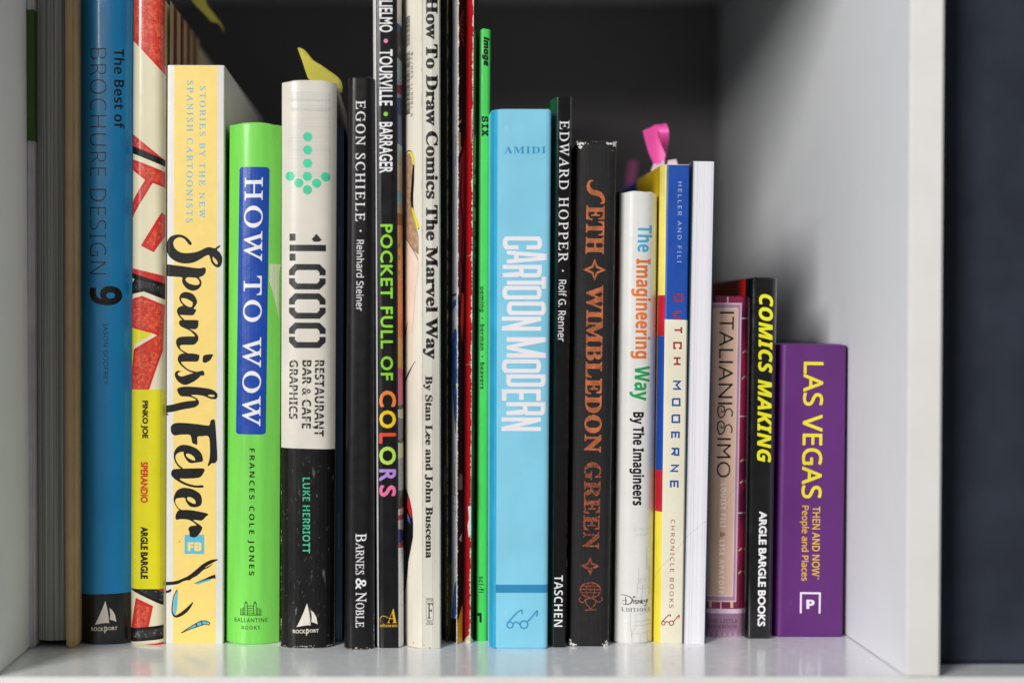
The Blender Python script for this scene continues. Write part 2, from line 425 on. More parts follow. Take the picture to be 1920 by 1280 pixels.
def rockport(bk, m, ox, oy, sc=1.0):
    q = lambda x, y: (ox+(x-527)*sc/2.667, oy+(y-865)*sc/2.667)
    bk.poly('publisher_logo', m, [q(*p) for p in ((527, 865), (533, 890), (541, 930), (546, 978), (530, 976), (505, 980), (474, 986), (490, 955), (510, 910))])
    bk.poly('publisher_logo', m, [q(*p) for p in ((547, 900), (562, 914), (574, 935), (581, 972), (568, 965), (549, 960), (551, 930))])
    bk.text('publisher_logo', m, 'ROCK', 'gill', *[ox+(v-527)*sc/2.667 for v in (455, 519)], *[oy+(v-865)*sc/2.667 for v in (999, 1018)], up=True, offset=.025)
    bk.text('publisher_logo', m, 'p', 'gill', *[ox+(v-527)*sc/2.667 for v in (522, 538)], *[oy+(v-865)*sc/2.667 for v in (995, 1029)], up=True, offset=.02)
    bk.text('publisher_logo', m, 'ORT', 'gill', *[ox+(v-527)*sc/2.667 for v in (541, 586)], *[oy+(v-865)*sc/2.667 for v in (996, 1013)], up=True, offset=.025)
rockport(B, K('warm_white_ink', (226, 218, 205), rough=.4), 197.6, 1124.5)
B.done()

# ------------------------------------------------------------------ C: cream and red comic book
redk = K('solid_red', (206, 34, 30), rough=.3, coat=.5)
redsp = K('speckled_red', (208, 52, 34), rough=.3, coat=.35, second=(226, 112, 66), sscale=750, sthr=(.04, .5), mott=.15, mscale=300)
blksp = K('speckled_black', (26, 24, 26), rough=.35, coat=.4, second=(118, 122, 112), sscale=700, sthr=(.05, .33))
yel = K('lemon_yellow', (228, 218, 22), rough=.3, coat=.5, mott=.03)
B = Book('comic_hardcover', 'cream and speckled red comic spine with a bright yellow lower panel', (248, 308), (243, 309), -5, 1208, cream, .21, rprof(.0035, 5), top_drop=.0006)
r6 = lambda *P: [(240+x/4.925, 220+y/4.925) for x, y in P]
r7 = lambda *P: [(240+x/4.571, 460+y/4.571) for x, y in P]
r8 = lambda *P: [(240+x/9.14, 1080+y/9.14) for x, y in P]
pt = 'cover_print'
B.poly(pt, redk, [(244, -4), (312, -4), (312, 142), (300, 129), (250, 76), (244, 71)])
B.poly(pt, redsp, [(244, -4), (312, -4), (312, 134), (303, 125), (264, 84), (252, 71), (244, 64)])
B.poly(pt, redk, r6((25, 132), (335, 380), (335, 395), (25, 262)))
B.poly(pt, redsp, r6((50, 165), (230, 320), (60, 255)))
B.poly(pt, ink, r6((20, 245), (335, 378), (335, 440), (20, 314)))
B.poly(pt, redk, r6((20, 366), (335, 488), (335, 635), (228, 595), (20, 930), (20, 785), (158, 568), (20, 460)))
B.poly(pt, redsp, r6((40, 402), (325, 508), (325, 598), (212, 573), (50, 835), (40, 815), (188, 562), (60, 455)))
B.poly(pt, redk, r6((310, 860), (335, 890), (335, 1085), (238, 1232), (118, 1172)))
B.poly(pt, redsp, r6((312, 905), (322, 935), (320, 1060), (228, 1192), (163, 1160)))
B.poly(pt, redk, r7((15, 178), (310, 247), (310, 315), (15, 225)))
B.poly(pt, ink, r7((15, 218), (310, 312), (310, 449), (135, 382), (15, 407), (15, 320), (52, 277), (15, 258)))
B.poly(pt, blksp, r7((75, 280), (290, 335), (290, 408), (140, 350), (35, 374), (35, 335)))
B.poly(pt, redk, r7((10, 449), (122, 420), (310, 496), (296, 885), (180, 1222), (10, 1222), (10, 1050), (10, 640)))
B.poly(pt, redsp, r7((40, 457), (125, 440), (288, 508), (284, 868), (163, 1218), (28, 1218), (38, 1060), (60, 900), (272, 757), (245, 727), (52, 680), (38, 600)))
B.poly(pt, redk, r7((10, 640), (40, 682), (262, 745), (268, 757), (60, 885), (40, 1040), (10, 1040)))
B.poly(pt, cream, r7((205, 738), (250, 757), (48, 876), (30, 870), (30, 700)))
B.poly(pt, yel, r7((10, 690), (40, 697), (215, 742), (52, 836), (42, 900), (20, 1060), (10, 1060)))
B.poly('title_band', yel, [(240, 728), (312, 727), (312, 1102.5), (240, 1103)])
B.poly(pt, ink, r8((20, 207), (600, 205), (600, 490), (20, 215)))
B.poly(pt, blksp, r8((200, 225), (590, 235), (590, 420), (480, 380), (260, 270)))
B.poly(pt, redk, r8((480, 206), (600, 206), (600, 265)))
B.poly(pt, redk, r8((130, 357), (430, 497), (352, 862), (38, 890)))
B.poly(pt, redsp, r8((150, 430), (370, 525), (305, 850), (95, 868)))
B.poly(pt, ink, r8((20, 892), (600, 826), (600, 1068), (20, 1128)))
B.poly(pt, blksp, r8((60, 935), (590, 880), (590, 1010), (60, 1065)))
B.poly(pt, redk, r8((300, 1166), (600, 1122), (600, 1172), (300, 1172)))
B.text('title', ink, 'PINKO JOE', 'gill', 263.7, 277.8, 748, 819, offset=.055)
B.text('author', redk, 'SPERANDIO', 'gill', 263.3, 277.5, 863, 940, offset=.045)
B.text('publisher', ink, 'ARGLE BARGLE', 'gill', 263.3, 277.5, 985, 1083.5, offset=.055)
m1, m2 = K('dark_red_print', (130, 18, 26), rough=.4, coat=.3), K('dull_cream_print', (190, 178, 128), rough=.4)
for i in range(9): B.side('cover_stripe', m1 if i % 2 else m2, 'R', .004+i*.011, .004+(i+1)*.011, -4, 420)
B.done()

# ------------------------------------------------------------------ D: spanish fever
B = Book('paperback_book', 'thick yellow paperback with white borders and large black brush lettering', (314, 421), (311, 418.5), 122, 1206, K('ivory_card', (222, 220, 212), rough=.4, mott=.03), .18,
         [(0, .0006), (.015, .0001), (.05, 0), (.95, 0), (.985, .0001), (1, .0006)], kind='soft')
yb = K('custard_yellow', (243, 212, 120), rough=.42, mott=.02, mscale=150)
sky = K('print_light_blue', (88, 182, 212), rough=.42)
B.poly('colour_band', yb, [(327, 123), (407.5, 123), (404.3, 1205), (324, 1205)])
B.text('subtitle', sky, 'STORIES BY THE NEW', 'roman', 374.5, 386, 161, 407, dx=-1.5, offset=.014, space=1.35)
B.text('subtitle', sky, 'SPANISH CARTOONISTS', 'roman', 350.5, 362.6, 151, 416, dx=-1.5, offset=.014, space=1.35)
Q1 = lambda P: [(300+x/6.4, 420+y/6.4) for x, y in P]
Q2 = lambda P: [(300+x/6.4, 600+y/6.4) for x, y in P]
Q3 = lambda P: [(300+x/5.12, 760+y/5.12) for x, y in P]
Q4 = lambda P: [(300+x/5.82, 990+y/5.82) for x, y in P]
bi = K('brush_black', (17, 16, 17), spec=.3, rough=.45, mott=.05)
T_ = 'title'
B.poly(T_, bi, Q1([(380,215),(372,238),(355,238),(330,212),(295,170),(250,148),(205,155),(170,185),(160,225),(175,270),(215,310),(270,332),(340,335),(420,325),(480,305),(540,275),(590,262),(640,272),(662,274),(700,247),(728,243),(715,262),(685,292),(720,330),(745,380),(745,440),(725,490),(690,505),(650,485),(615,440),(600,385),(585,358),(545,370),(480,410),(410,445),(330,460),(250,455),(180,430),(120,385),(85,330),(76,270),(85,200),(120,145),(180,118),(240,115),(290,130),(340,165)]), True, [Q1([(636,378),(632,410),(650,445),(680,470),(692,455),(680,420),(655,395)])])
B.poly(T_, bi, Q1([(70,480),(70,600),(180,618),(263,628),(265,670),(285,720),(330,765),(390,785),(440,775),(480,745),(498,700),(490,655),(470,628),(515,605),(545,570),(550,525),(530,505),(480,515),(400,510),(290,495),(180,482)]), True, [Q1([(310,640),(308,660),(335,690),(390,712),(445,716),(472,700),(470,670),(440,635),(390,627),(330,627)])])
B.poly(T_, bi, Q1([(310,800),(370,812),(410,840),(440,890),(445,925),(425,965),(405,998),(432,1008),(430,1030),(400,1075),(360,1080),(290,1078),(245,1075),(250,1090),(290,1132),(270,1138),(230,1095),(205,1045),(208,1005),(240,975),(275,962),(250,930),(232,885),(240,840),(270,810)]), True, [Q1([(262,875),(255,890),(275,930),(320,965),(365,982),(385,970),(392,930),(365,905),(310,880)])])
B.poly(T_, bi, Q2([(228,25),(235,-5),(265,-17),(330,-17),(450,-14),(462,10),(455,65),(430,92),(400,95),(360,92),(400,115),(445,155),(462,200),(450,240),(415,275),(370,282),(300,282),(245,288),(240,310),(265,345),(335,383),(300,385),(240,345),(205,300),(192,250),(205,210),(245,187),(330,180),(415,178),(400,150),(355,110),(300,85),(250,60)]), True)
B.poly(T_, bi, Q2([(300,383),(400,385),(465,400),(473,425),(460,470),(430,482),(330,482),(262,485),(258,500),(300,545),(360,585),(440,605),(400,617),(330,590),(270,545),(225,495),(212,450),(225,410),(260,388)]), True)
B.poly(T_, bi, Q2([(530,405),(630,392),(628,420),(600,465),(545,495),(515,485),(512,450)]), True)
B.poly(T_, bi, Q2([(420,613),(470,598),(515,590),(533,620),(525,648),(490,650),(450,690),(380,735),(305,762),(250,745),(200,700),(178,650),(185,610),(215,592),(255,597),(225,612),(215,640),(260,660),(330,640)]), True)
B.poly(T_, bi, Q2([(205,820),(230,795),(300,782),(420,785),(520,795),(600,808),(660,835),(690,875),(680,920),(645,932),(590,920),(530,895),(450,882),(375,885),(430,915),(465,950),(465,990),(435,1020),(380,1038),(280,1055),(180,1080),(85,1098),(105,1120),(95,1126),(62,1115),(62,1022),(150,998),(250,972),(340,955),(430,945),(400,920),(340,902),(260,898),(225,870)]), True, [Q2([(575,882),(600,900),(640,903),(657,890),(630,878)])])
B.poly(T_, bi, Q3([(103,215),(110,180),(150,157),(230,155),(350,165),(450,178),(475,172),(485,135),(500,121),(522,123),(530,150),(540,280),(550,470),(545,520),(525,540),(495,542),(470,566),(458,560),(475,500),(480,400),(467,287),(400,282),(367,285),(358,300),(358,360),(335,358),(310,345),(298,290),(280,268),(200,268),(140,275),(110,250)]), True)
B.poly(T_, bi, Q3([(215,366),(280,372),(350,400),(395,445),(412,500),(405,525),(350,535),(290,540),(250,505),(228,460),(225,435),(190,437),(155,460),(150,500),(175,550),(220,592),(200,595),(160,555),(135,500),(135,440),(165,390)]), True, [Q3([(258,450),(250,465),(270,490),(320,515),(338,510),(325,480),(290,455)])])
B.poly(T_, bi, Q3([(110,625),(130,602),(200,595),(290,592),(400,590),(427,600),(420,630),(390,672),(340,685),(250,690),(195,690),(200,705),(260,735),(340,755),(405,752),(418,765),(405,776),(330,775),(250,755),(180,720),(130,685),(108,655)]), True)
B.poly(T_, bi, Q3([(215,780),(290,785),(350,810),(390,845),(403,900),(390,945),(340,965),(285,955),(250,910),(235,875),(180,878),(150,890),(150,930),(180,975),(210,992),(190,997),(160,965),(135,915),(133,870),(160,810)]), True, [Q3([(265,870),(258,885),(280,910),(325,932),(343,925),(330,890),(290,868)])])
B.poly('emblem', sky, [(346.2, 1000.3), (383, 1000.3), (383, 1036.4), (346.2, 1036.4)])
B.text('emblem', yb, 'FB', 'bold', 352, 378.2, 1014.3, 1030.9, up=True, offset=.04)
B.poly(T_, bi, Q3([(150,1050),(165,1010),(195,993),(280,992),(370,1005),(460,1028),(440,1055),(400,1092),(350,1088),(320,1090),(360,1120),(400,1150),(403,1175),(385,1210),(350,1250),(310,1255),(285,1240),(283,1205),(272,1175),(290,1150),(330,1142),(350,1140),(320,1110),(270,1085),(200,1080),(155,1085)]), True)
q = 1/5.82
art = 'drawing'
B.poly(art, sky, Q4([(185,675),(195,690),(190,780),(185,870),(165,940),(150,930),(148,800)]), True)
B.poly(art, sky, Q4([(400,590),(470,560),(560,535),(550,555),(480,580),(410,602)]), True)
B.poly(art, sky, Q4([(260,1120),(300,1092),(380,1045),(450,1010),(500,1010),(535,1025),(500,1040),(440,1052),(370,1078),(300,1105)]), True)
B.line(art, bi, Q4([(62,597),(130,592),(190,582),(250,555),(320,528),(400,470),(480,398),(560,352),(630,330)]), [v*q for v in (40,35,38,30,44,50,44,38,8)])
B.line(art, bi, Q4([(310,556),(350,528),(400,500),(470,440),(520,415),(575,380)]), [v*q for v in (22,14,16,12,14,4)])
B.line(art, bi, Q4([(62,688),(95,682),(122,662)]), [v*q for v in (24,28,20)])
B.line(art, bi, Q4([(375,596),(430,572),(500,545),(560,524),(605,515)]), [v*q for v in (5,9,16,32,44)])
B.line(art, bi, Q4([(187,662),(150,740),(135,830),(135,910),(165,955),(220,938),(280,895),(330,840),(362,795)]), [v*q for v in (9,10,11,14,22,36,40,26,4)])
B.line(art, bi, Q4([(232,1138),(300,1090),(380,1040),(450,1005),(500,1005),(540,1022),(530,1048),(500,1038),(440,1055),(370,1080),(290,1110),(232,1138)]), 9*q)
B.line(art, bi, Q4([(395,1035),(405,1072)]), 14*q, False); B.line(art, bi, Q4([(450,1002),(464,1050)]), 12*q, False)
B.poly(art, bi, Q4([(208,135),(215,130),(222,136),(214,145)]))
B.done()

# ------------------------------------------------------------------ E: lime green hardcover
lime = K('glossy_lime', (122, 216, 84), rough=.3, coat=.6, scratch=((176, 232, 150), .08), mott=.06, mscale=60, stretch=(4, 1, .3), bump=.0003, bscale=120)
B = Book('hardcover_book', 'glossy lime green hardcover with white serif title on a long blue label', (428, 526), (421.5, 521), 229, 1208, lime, .21, rprof(.0060, 2.6), top_drop=.0012, gapz=.0006)
cob = K('cobalt_blue', (18, 70, 166), rough=.3, coat=.6, mott=.04)
def rrect(x0, y0, x1, y1, r, dx=0, n=5):
    P = []
    for cx, cy, a in ((x1-r, y0+r, -90), (x1-r, y1-r, 0), (x0+r, y1-r, 90), (x0+r, y0+r, 180)):
        for k in range(n+1):
            t = math.radians(a+90*k/n); x = cx+r*math.cos(t); y = cy+r*math.sin(t); P.append((x+dx*(y-y0)/(y1-y0), y))
    return P
B.poly('title_label', cob, rrect(448.5, 312, 505, 812, 6, dx=-7))
B.text('title', white, 'HOW TO WOW', 'roman', 458.2, 493.4, 331, 796.5, dx=-4.8, offset=.010, space=1.2)
B.text('author', ink, 'FRANCES COLE JONES', 'bold', 465, 477.6, 838.5, 1077, dx=-1, space=1.35)
g_ = lambda x, y: (420+x/2.667, 800+y/2.667)
for i, x in enumerate((83, 90, 97)): B.line('publisher_logo', ink, [g_(x, 905-i*3), g_(x, 937)], 1.2, False)
for i, x in enumerate((168, 176, 184)): B.line('publisher_logo', ink, [g_(x, 900+i*3), g_(x, 937)], 1.2, False)
for x in (104, 116, 149, 161): B.line('publisher_logo', ink, [g_(x, 884), g_(x, 937)], 1.3, False)
for x in (110, 155): B.line('publisher_logo', ink, [g_(x-7, 883), g_(x, 870), g_(x+7, 883)], 1.5, False)
for y in (893, 905, 917, 929): B.line('publisher_logo', ink, [g_(119, y), g_(132, y-3), g_(146, y)], 1.2, False)
B.line('publisher_logo', ink, [g_(80, 937), g_(187, 937)], 1.3, False)
B.text('publisher', ink, 'BALLANTINE', 'gill', 438.8, 501, 1157.3, 1165, up=True, space=1.25)
B.text('publisher', ink, 'BOOKS', 'gill', 453, 487, 1171.8, 1178.5, up=True, space=1.25)
lw = K('light_lime_scuff', (190, 232, 160), rough=.5)
for i in range(26):
    r_ = random.Random(i+60); t_ = r_.random() < .5; B.poly('edge_wear', lw, blob((429+r_.random()*96) if t_ else (423+r_.random()*97), (231+abs(r_.gauss(0, 1.2))) if t_ else (1206-abs(r_.gauss(0, 1.2))), r_.uniform(.4, 1.6), i, ry=r_.uniform(.2, .7)))
for yy, a_, b_ in ((236, 440, 443), (262, 452, 456), (1194, 455, 459)): B.line('edge_wear', lw, [(a_, yy), (b_, yy+9)], [.4, .9], False)
c5 = lambda *P: [(420+x/2.977, 400+y/2.977) for x, y in P]
B.poly('cover_print', K('pale_green_white', (214, 226, 190), rough=.3, coat=.5), c5((250, 275), (312, 275), (304, 320), (300, 460), (303, 600), (285, 500), (268, 430), (250, 370)))
B.done()

# ------------------------------------------------------------------ F: 1,000 restaurant graphics
ow = K('scuffed_offwhite', (222, 216, 204), rough=.33, coat=.35, mott=.05, scratch=((160, 160, 156), .05), mscale=30)
bs = K('scuffed_black', (12, 10, 11), spec=.3, rough=.4, coat=.1, scratch=((150, 148, 146), .16), worn=(70, 68, 68), wthr=.70)
B = Book('hardcover_book', 'off white and black worn hardcover with teal dot arrow and stencil 1,000', (527.5, 631), (525, 625.5), 150, 1214, ow, .22, rprof(.0042, 4), top_drop=.0008, gapz=.0006)
B.poly('lower_panel', bs, [(520, 837.5), (628, 840), (628, 1213.8), (520, 1213.8)])
teal = K('teal_ink', (66, 206, 156), rough=.38)
grey = K('faint_grey_print', (214, 208, 197), rough=.38)
grey2 = K('faint_blue_grey_print', (204, 203, 196), rough=.38)
rn = random.Random(5)
for y in range(172, 330, 4):
    B.poly('show_through_lines', grey if rn.random() < .6 else grey2, [(545-rn.random()*8, y), (618+rn.random()*3, y+.4), (618, y+rn.uniform(1, 2.6)), (543, y+rn.uniform(.8, 2.4))])
for y in (183, 202, 277): B.poly('show_through_lines', grey2, [(541, y), (618, y+.5), (618, y+5), (541, y+4.5)])
for x, y in ((467, 761), (467, 834), (466, 908), (465, 981), (367, 979), (566, 982), (416, 1017), (516, 1018), (465, 1055)):
    B.poly('dot_arrow', teal, disc(420+x/2.977, y/2.977, 8.5, n=28))
st = K('worn_black_ink', (34, 32, 34), rough=.4, scratch=((150, 148, 142), .10))
for y in (277, 440, 603):
    # each zero: two brackets with a stencil gap
    B.poly('title', st, c5((395, y), (533, y), (566, y+33), (566, y+62), (533, y+62), (533, y+48), (520, y+33), (408, y+33), (395, y+48), (395, y+62), (362, y+62), (362, y+33)))
    B.poly('title', st, c5((395, y+141), (533, y+141), (566, y+108), (566, y+79), (533, y+79), (533, y+93), (520, y+108), (408, y+108), (395, y+93), (395, y+79), (362, y+79), (362, y+108)))
B.poly('title', st, c5((365, 170), (568, 170), (568, 205), (365, 205)))
B.poly('title', st, c5((516, 109), (545, 142), (530, 152), (500, 152), (490, 138)))
for y0, y1 in ((108, 147), (219, 258)): B.poly('title', st, c5((365, y0), (398, y0), (398, y1), (365, y1)))
for t, x0, x1, y1 in (('RESTAURANT', 590.5, 608, 815.5), ('BAR & CAFE', 566.8, 584, 800.7), ('GRAPHICS', 542.6, 558.7, 783)):
    B.text('subtitle', st, t, 'bold', x0, x1, 672.8, y1, dx=-1.2)
    xm = (x0+x1)/2; B.line('subtitle', ow, [(xm-.6, 671), (xm-1.6, y1+1)], 1.1, False)
B.line('subtitle', st, [(586, 797), (590, 799.5)], 2.2, False)
B.text('author', teal, 'LUKE HERRIOTT', 'bold', 567.5, 581.3, 893, 1035, offset=-.012); B.line('author', bs, [(574.3, 891), (574, 1037)], .9, False)
rockport(B, K('warm_white_ink', (226, 218, 205), rough=.4), 575.7, 1129.3, .99)
wd = K('white_fray', (214, 210, 202), rough=.9, bump=.001)
for i in range(26):
    r_ = random.Random(40+i); x = 528+r_.random()*96; y = 1209+r_.random()*4
    B.poly('edge_wear', wd, blob(x, y, r_.uniform(.5, 2.2), i, ry=r_.uniform(.3, 1.0)))
for i in range(70):
    r_ = random.Random(140+i); x = 528+r_.random()*90; y = 845+r_.random()*360; a = r_.uniform(-.9, .9); l = r_.uniform(.5, 8)
    B.line('edge_wear', K('grey_scuff', (120, 118, 116), rough=.6), [(x, y), (x+l*math.sin(a), y+l*math.cos(a))], [.25, .5], False)
chips(B, 'edge_wear', wd, 526.6, 525.6, 842, 1212, 1.2, 1, .4, 8)
B.done()

# ------------------------------------------------------------------ G: thin recessed dark blue book
B = Book('paperback_book', 'thin dark blue paperback set back between the off white and black books', (631, 646), (628.5, 642.5), 238, 1203, K('deep_blue', (12, 62, 98), rough=.4, coat=.2), .17, kind='soft')
B.line('cover_line', K('pale_scuff', (140, 170, 190)), [(636.5, 422), (636.5, 485)], .7, False); B.line('cover_line', K('pale_scuff', (150, 170, 190)), [(635.4, 960), (635, 1030)], .7, False)
B.done()

# ------------------------------------------------------------------ H: black art book
sat = K('satin_black', (15, 12, 13), spec=.3, rough=.4, coat=.1, mott=.08, worn=(70, 64, 60), wthr=.74)
B = Book('hardcover_book', 'black art hardcover with wide spaced white serif capitals and thin subtitle', (652.5, 701), (645, 702), 143, 1217, sat, .2, rprof(.0028, 5), top_drop=.0004, gapz=.0008)
B.text('title', white, 'EGON SCHIELE', 'roman', 667, 685.3, 188, 413, dx=-1, offset=.007, space=1.2)
B.poly('title', white, disc(676, 431, 1.8))
B.text('author', white, 'Reinhard Steiner', 'sans', 668.6, 682.8, 448, 580.5, dx=-1, offset=.004)
for t, x0, x1, y0, y1 in (('B', 667, 687.2, 997.8, 1013.5), ('ARNES', 667, 682.8, 1015, 1075.5), ('&', 666.8, 687, 1082, 1103.5), ('N', 667, 687.2, 1108, 1127), ('OBLE', 667, 682.8, 1128.5, 1175)):
    B.text('publisher', white, t, 'roman' if t != '&' else 'serif', x0, x1, y0, y1, dx=-.4, offset=.007)
tanw = K('worn_tan', (206, 178, 140), rough=.9)
chips(B, 'edge_wear', wd, 701.3, 701.6, 1150, 1216, 3.0, -1, .55, 21)
for i in range(12):
    r_ = random.Random(340+i); B.poly('edge_wear', wd if i % 3 else tanw, blob(648+r_.random()*52, 1213+r_.random()*3, r_.uniform(.5, 2.5), 70+i, ry=r_.uniform(.3, .9)))
B.done()

# ------------------------------------------------------------------ I: pocket full of colours
B = Book('picture_book', 'slim black picture book spine with rainbow coloured capitals and painted right edge', (699, 753), (706.5, 757.5), -40, 1215, K('gloss_white', (226, 226, 228), rough=.3, coat=.4), .25,
         [(0, .0030), (.06, .0012), (.13, .0003), (.25, 0), (.6, 0), (.75, .0002), (.86, .0012), (.94, .003), (1, .0058)])
B.root.rotation_euler[2] = math.radians(0.6)
X = lambda y, a, b: a+(b-a)*(y+40)/1255
sb_ = K('spine_black', (14, 13, 16), spec=.3, rough=.35, coat=.15, mott=.06)
B.poly('spine_band', sb_, [(704.6, -42), (744.6, -42), (747.5, 1214), (710.5, 1214)])
nm = 'painted_edge'
bands = [(-40, 44, (225, 222, 215)), (44, 56, (28, 62, 120)), (56, 110, (20, 20, 28)), (110, 148, (150, 178, 182)), (148, 180, (150, 150, 190)), (156, 174, (120, 30, 24)), (180, 269, (30, 62, 126)), (269, 308, (158, 178, 184)), (308, 355, (205, 186, 160)), (355, 380, (138, 184, 196)),
         (380, 397, (196, 170, 146)), (397, 420, (160, 98, 30)), (420, 452, (226, 168, 100)), (452, 520, (232, 150, 70)), (520, 585, (238, 140, 62)), (585, 633, (236, 124, 40)), (633, 662, (228, 160, 70)), (662, 688, (224, 168, 40)), (688, 757, (218, 96, 130)), (757, 766, (56, 70, 50)),
         (766, 782, (216, 208, 170)), (782, 820, (120, 112, 124)), (820, 830, (56, 70, 56)), (830, 857, (208, 212, 158)), (857, 918, (140, 144, 160)), (918, 952, (56, 66, 56)), (952, 992, (206, 196, 190)), (964, 974, (180, 60, 54)), (992, 1016, (58, 58, 130)), (1016, 1026, (176, 66, 76))]
for i, (a, b, c) in enumerate(bands):
    k1 = random.Random(i).uniform(-3, 3)
    B.poly(nm, K('paint_%d_%d_%d' % c, c, rough=.35, coat=.3), [(X(a, 744.7, 747.5), a+k1), (X(a, 753.5, 758), a-k1), (X(b, 753.5, 758), b+k1), (X(b, 744.7, 747.5), b-k1)])
for y in range(864, 916, 10): B.line(nm, K('plaid_line', (190, 196, 150)), [(747.5, y), (754.5, y)], 1, False)
for x in (749, 752): B.line(nm, K('plaid_line', (190, 196, 150)), [(x, 858), (x+.5, 917)], 1, False)
for y in (458, 480, 508): B.poly(nm, K('sage_dot', (150, 146, 76)), disc(748, y, 2.6, 4.5))
tw = dict(offset=.02)
B.text('author', white, 'GUGLIELMO', 'gill', 711, 736.3, -39, 60.3, **tw)
B.poly('author', K('pink_dot', (236, 132, 170)), disc(723.3, 76.3, 4, n=20))
B.text('author', white, 'TOURVILLE', 'gill', 711, 736.3, 92, 196.8, **tw)
lg = K('lime_ink', (142, 212, 48), rough=.35)
B.poly('author', lg, disc(723.3, 212.3, 4, n=20))
B.text('author', white, 'BARRAGER', 'gill', 711, 736.3, 227.5, 322.4, **tw)
B.text('title', lg, 'POCKET FULL OF', 'gill', 713, 736.3, 418, 710, dx=.8, offset=.022, space=1.12)
for ch, y0, y1, c in (('C', 729.3, 760.2, (238, 132, 44)), ('O', 766.4, 800.2, (240, 196, 22)), ('L', 808.8, 829, (222, 74, 40)), ('O', 834.4, 869, (180, 220, 84)), ('R', 877, 899.7, (178, 136, 212)), ('S', 907, 929, (232, 112, 158))):
    B.text('title', K('ink_%d_%d_%d' % c, c, rough=.35), ch, 'gill', 710.8, 742.5, y0, y1, offset=.03)
gold = K('gold_ink', (222, 170, 30), rough=.4)
B.text('publisher', gold, 'A', 'serif', 726, 744, 1139.5, 1166.8, up=True, offset=-.005, italic=.15)
B.line('publisher', gold, [(713, 1166), (713, 1158), (718, 1153.5), (726, 1156), (734, 1159), (741, 1156)], [.5, 1, 1.2, 1, .7, .4])
B.text('publisher', gold, 'atheneum', 'serif', 712, 745.4, 1168, 1174.4, up=True, offset=-.004)
B.done()

# ------------------------------------------------------------------ J: how to draw comics
aged = K('aged_white_card', (224, 216, 200), rough=.5, mott=.06, mscale=40, stretch=(3, 1, .4), bump=.0004, bscale=150)
aged2 = K('grey_green_card', (206, 204, 190), rough=.5, mott=.06, mscale=40, stretch=(3, 1, .4), bump=.0004, bscale=150, worn=(180, 168, 140), wthr=.72)
B = Book('paperback_book', 'creased cream paperback with heavy black serif title and bulging left hinge', (761, 825.5), (760, 827), -50, 1215, aged, .21,
         [(0, .0090), (.06, .0062), (.12, .0042), (.25, .0020), (.38, .0007), (.46, 0), (.5, .0001), (.75, -.0004), (.96, .0002), (1, .0012)], kind='soft', wob=.0008, gapz=.0010)
B.poly('spine_panel', aged2, [(790.5, -52), (826, -52), (828, 1214.6), (793, 1214.6)])
B.text('title', ink, 'How To Draw Comics The Marvel Way', 'serif', 792.6, 821.3, -6, 670.5, offset=.026, space=.98)
B.text('author', ink, 'By Stan Lee and John Buscema', 'serif', 793.5, 811, 701.4, 1044.5, dx=1, offset=.024)
B.text('publisher', ink, 'FIRESIDE', 'bold', 798.8, 812.4, 1119.3, 1123.8, up=True)
B.line('publisher', ink, [(799.2, 1125.8), (812.4, 1125.8), (812.4, 1161), (799.2, 1161)], .7, False, True)
for P in ([(801.5, 1130), (811, 1130)], [(804.5, 1130), (804.5, 1157)], [(804.5, 1143), (809, 1143)], [(801.5, 1157), (807.5, 1157)]): B.line('publisher', ink, P, 2.2, False)
for P in ([(811, 1129), (810.4, 1134)], [(809, 1140), (809, 1146)]): B.line('publisher', ink, P, 1.3, False)
B.text('publisher', ink, 'SIMON &', 'bold', 800.3, 811, 1162.5, 1165.6, up=True); B.text('publisher', ink, 'SCHUSTER', 'bold', 798.6, 812.6, 1166.8, 1170, up=True)
rn = random.Random(11); y = 26.
while y < 207:
    hgt = rn.choice((.9, 1.3, 1.9, 2.6));
    if not 82 < y < 92: B.poly('barcode', ink, [(759, y+.6), (768.6, y-.6), (768.6, y+hgt-.6), (759, y+hgt+.6)])
    y += hgt+rn.choice((.8, 1.1, 1.6))
B.text('barcode', ink, '9 780671 530778', 'sans', 770, 774.4, 95, 215, rev=True, space=1.3)
z2 = lambda *P: [(690+x/5.818, 200+y/5.818) for x, y in P]
z3 = lambda *P: [(690+x/5.818, 400+y/5.818) for x, y in P]
z5 = lambda *P: [(690+x/5.818, 800+y/5.818) for x, y in P]
z6 = lambda *P: [(690+x/5.818, 1000+y/5.818) for x, y in P]
chips(B, 'edge_wear', K('yellowed_edge', (206, 188, 150), rough=.8), 825.0, 826.2, -48, 1212, 1.4, -1, .5, 91)
chips(B, 'edge_wear', K('yellowed_edge', (206, 188, 150), rough=.8), 789.2, 791.8, -48, 1212, 1.3, 1, .35, 92)
A_ = 'cover_print'
B.poly(A_, K('halftone_brown', (176, 142, 112), rough=.5, mott=.2, mscale=600), z2((405, 500), (450, 480), (475, 540), (492, 640), (478, 800), (470, 1000), (495, 1160), (550, 1400), (552, 1480), (550, 1600), (480, 1530), (405, 1400)))
B.poly(A_, K('pink_skin_print', (230, 208, 190), rough=.5), z3((405, 240), (545, 490), (555, 560), (520, 800), (480, 1280), (405, 1280)))
B.line(A_, ink, z2((410, 500), (432, 458), (470, 470), (500, 560), (496, 640), (488, 800), (478, 1000), (500, 1150), (550, 1320)), [1, 2, 2.4, 2, 3, 5, 5, 2.5, 2])
B.line(A_, yel, z2((450, 462), (478, 500), (498, 580), (500, 620)), [2.4, 4, 4, 2]); B.line(A_, yel, z2((484, 1080), (500, 1150), (525, 1230), (552, 1310)), [1.5, 4, 5, 5])
B.line(A_, ink, z3((405, 230), (470, 340), (530, 450), (545, 492)), [1.2, .9, .9, .7]); B.line(A_, ink, z3((410, 1290), (425, 1200), (438, 1165)), [1.6, 1, .4])
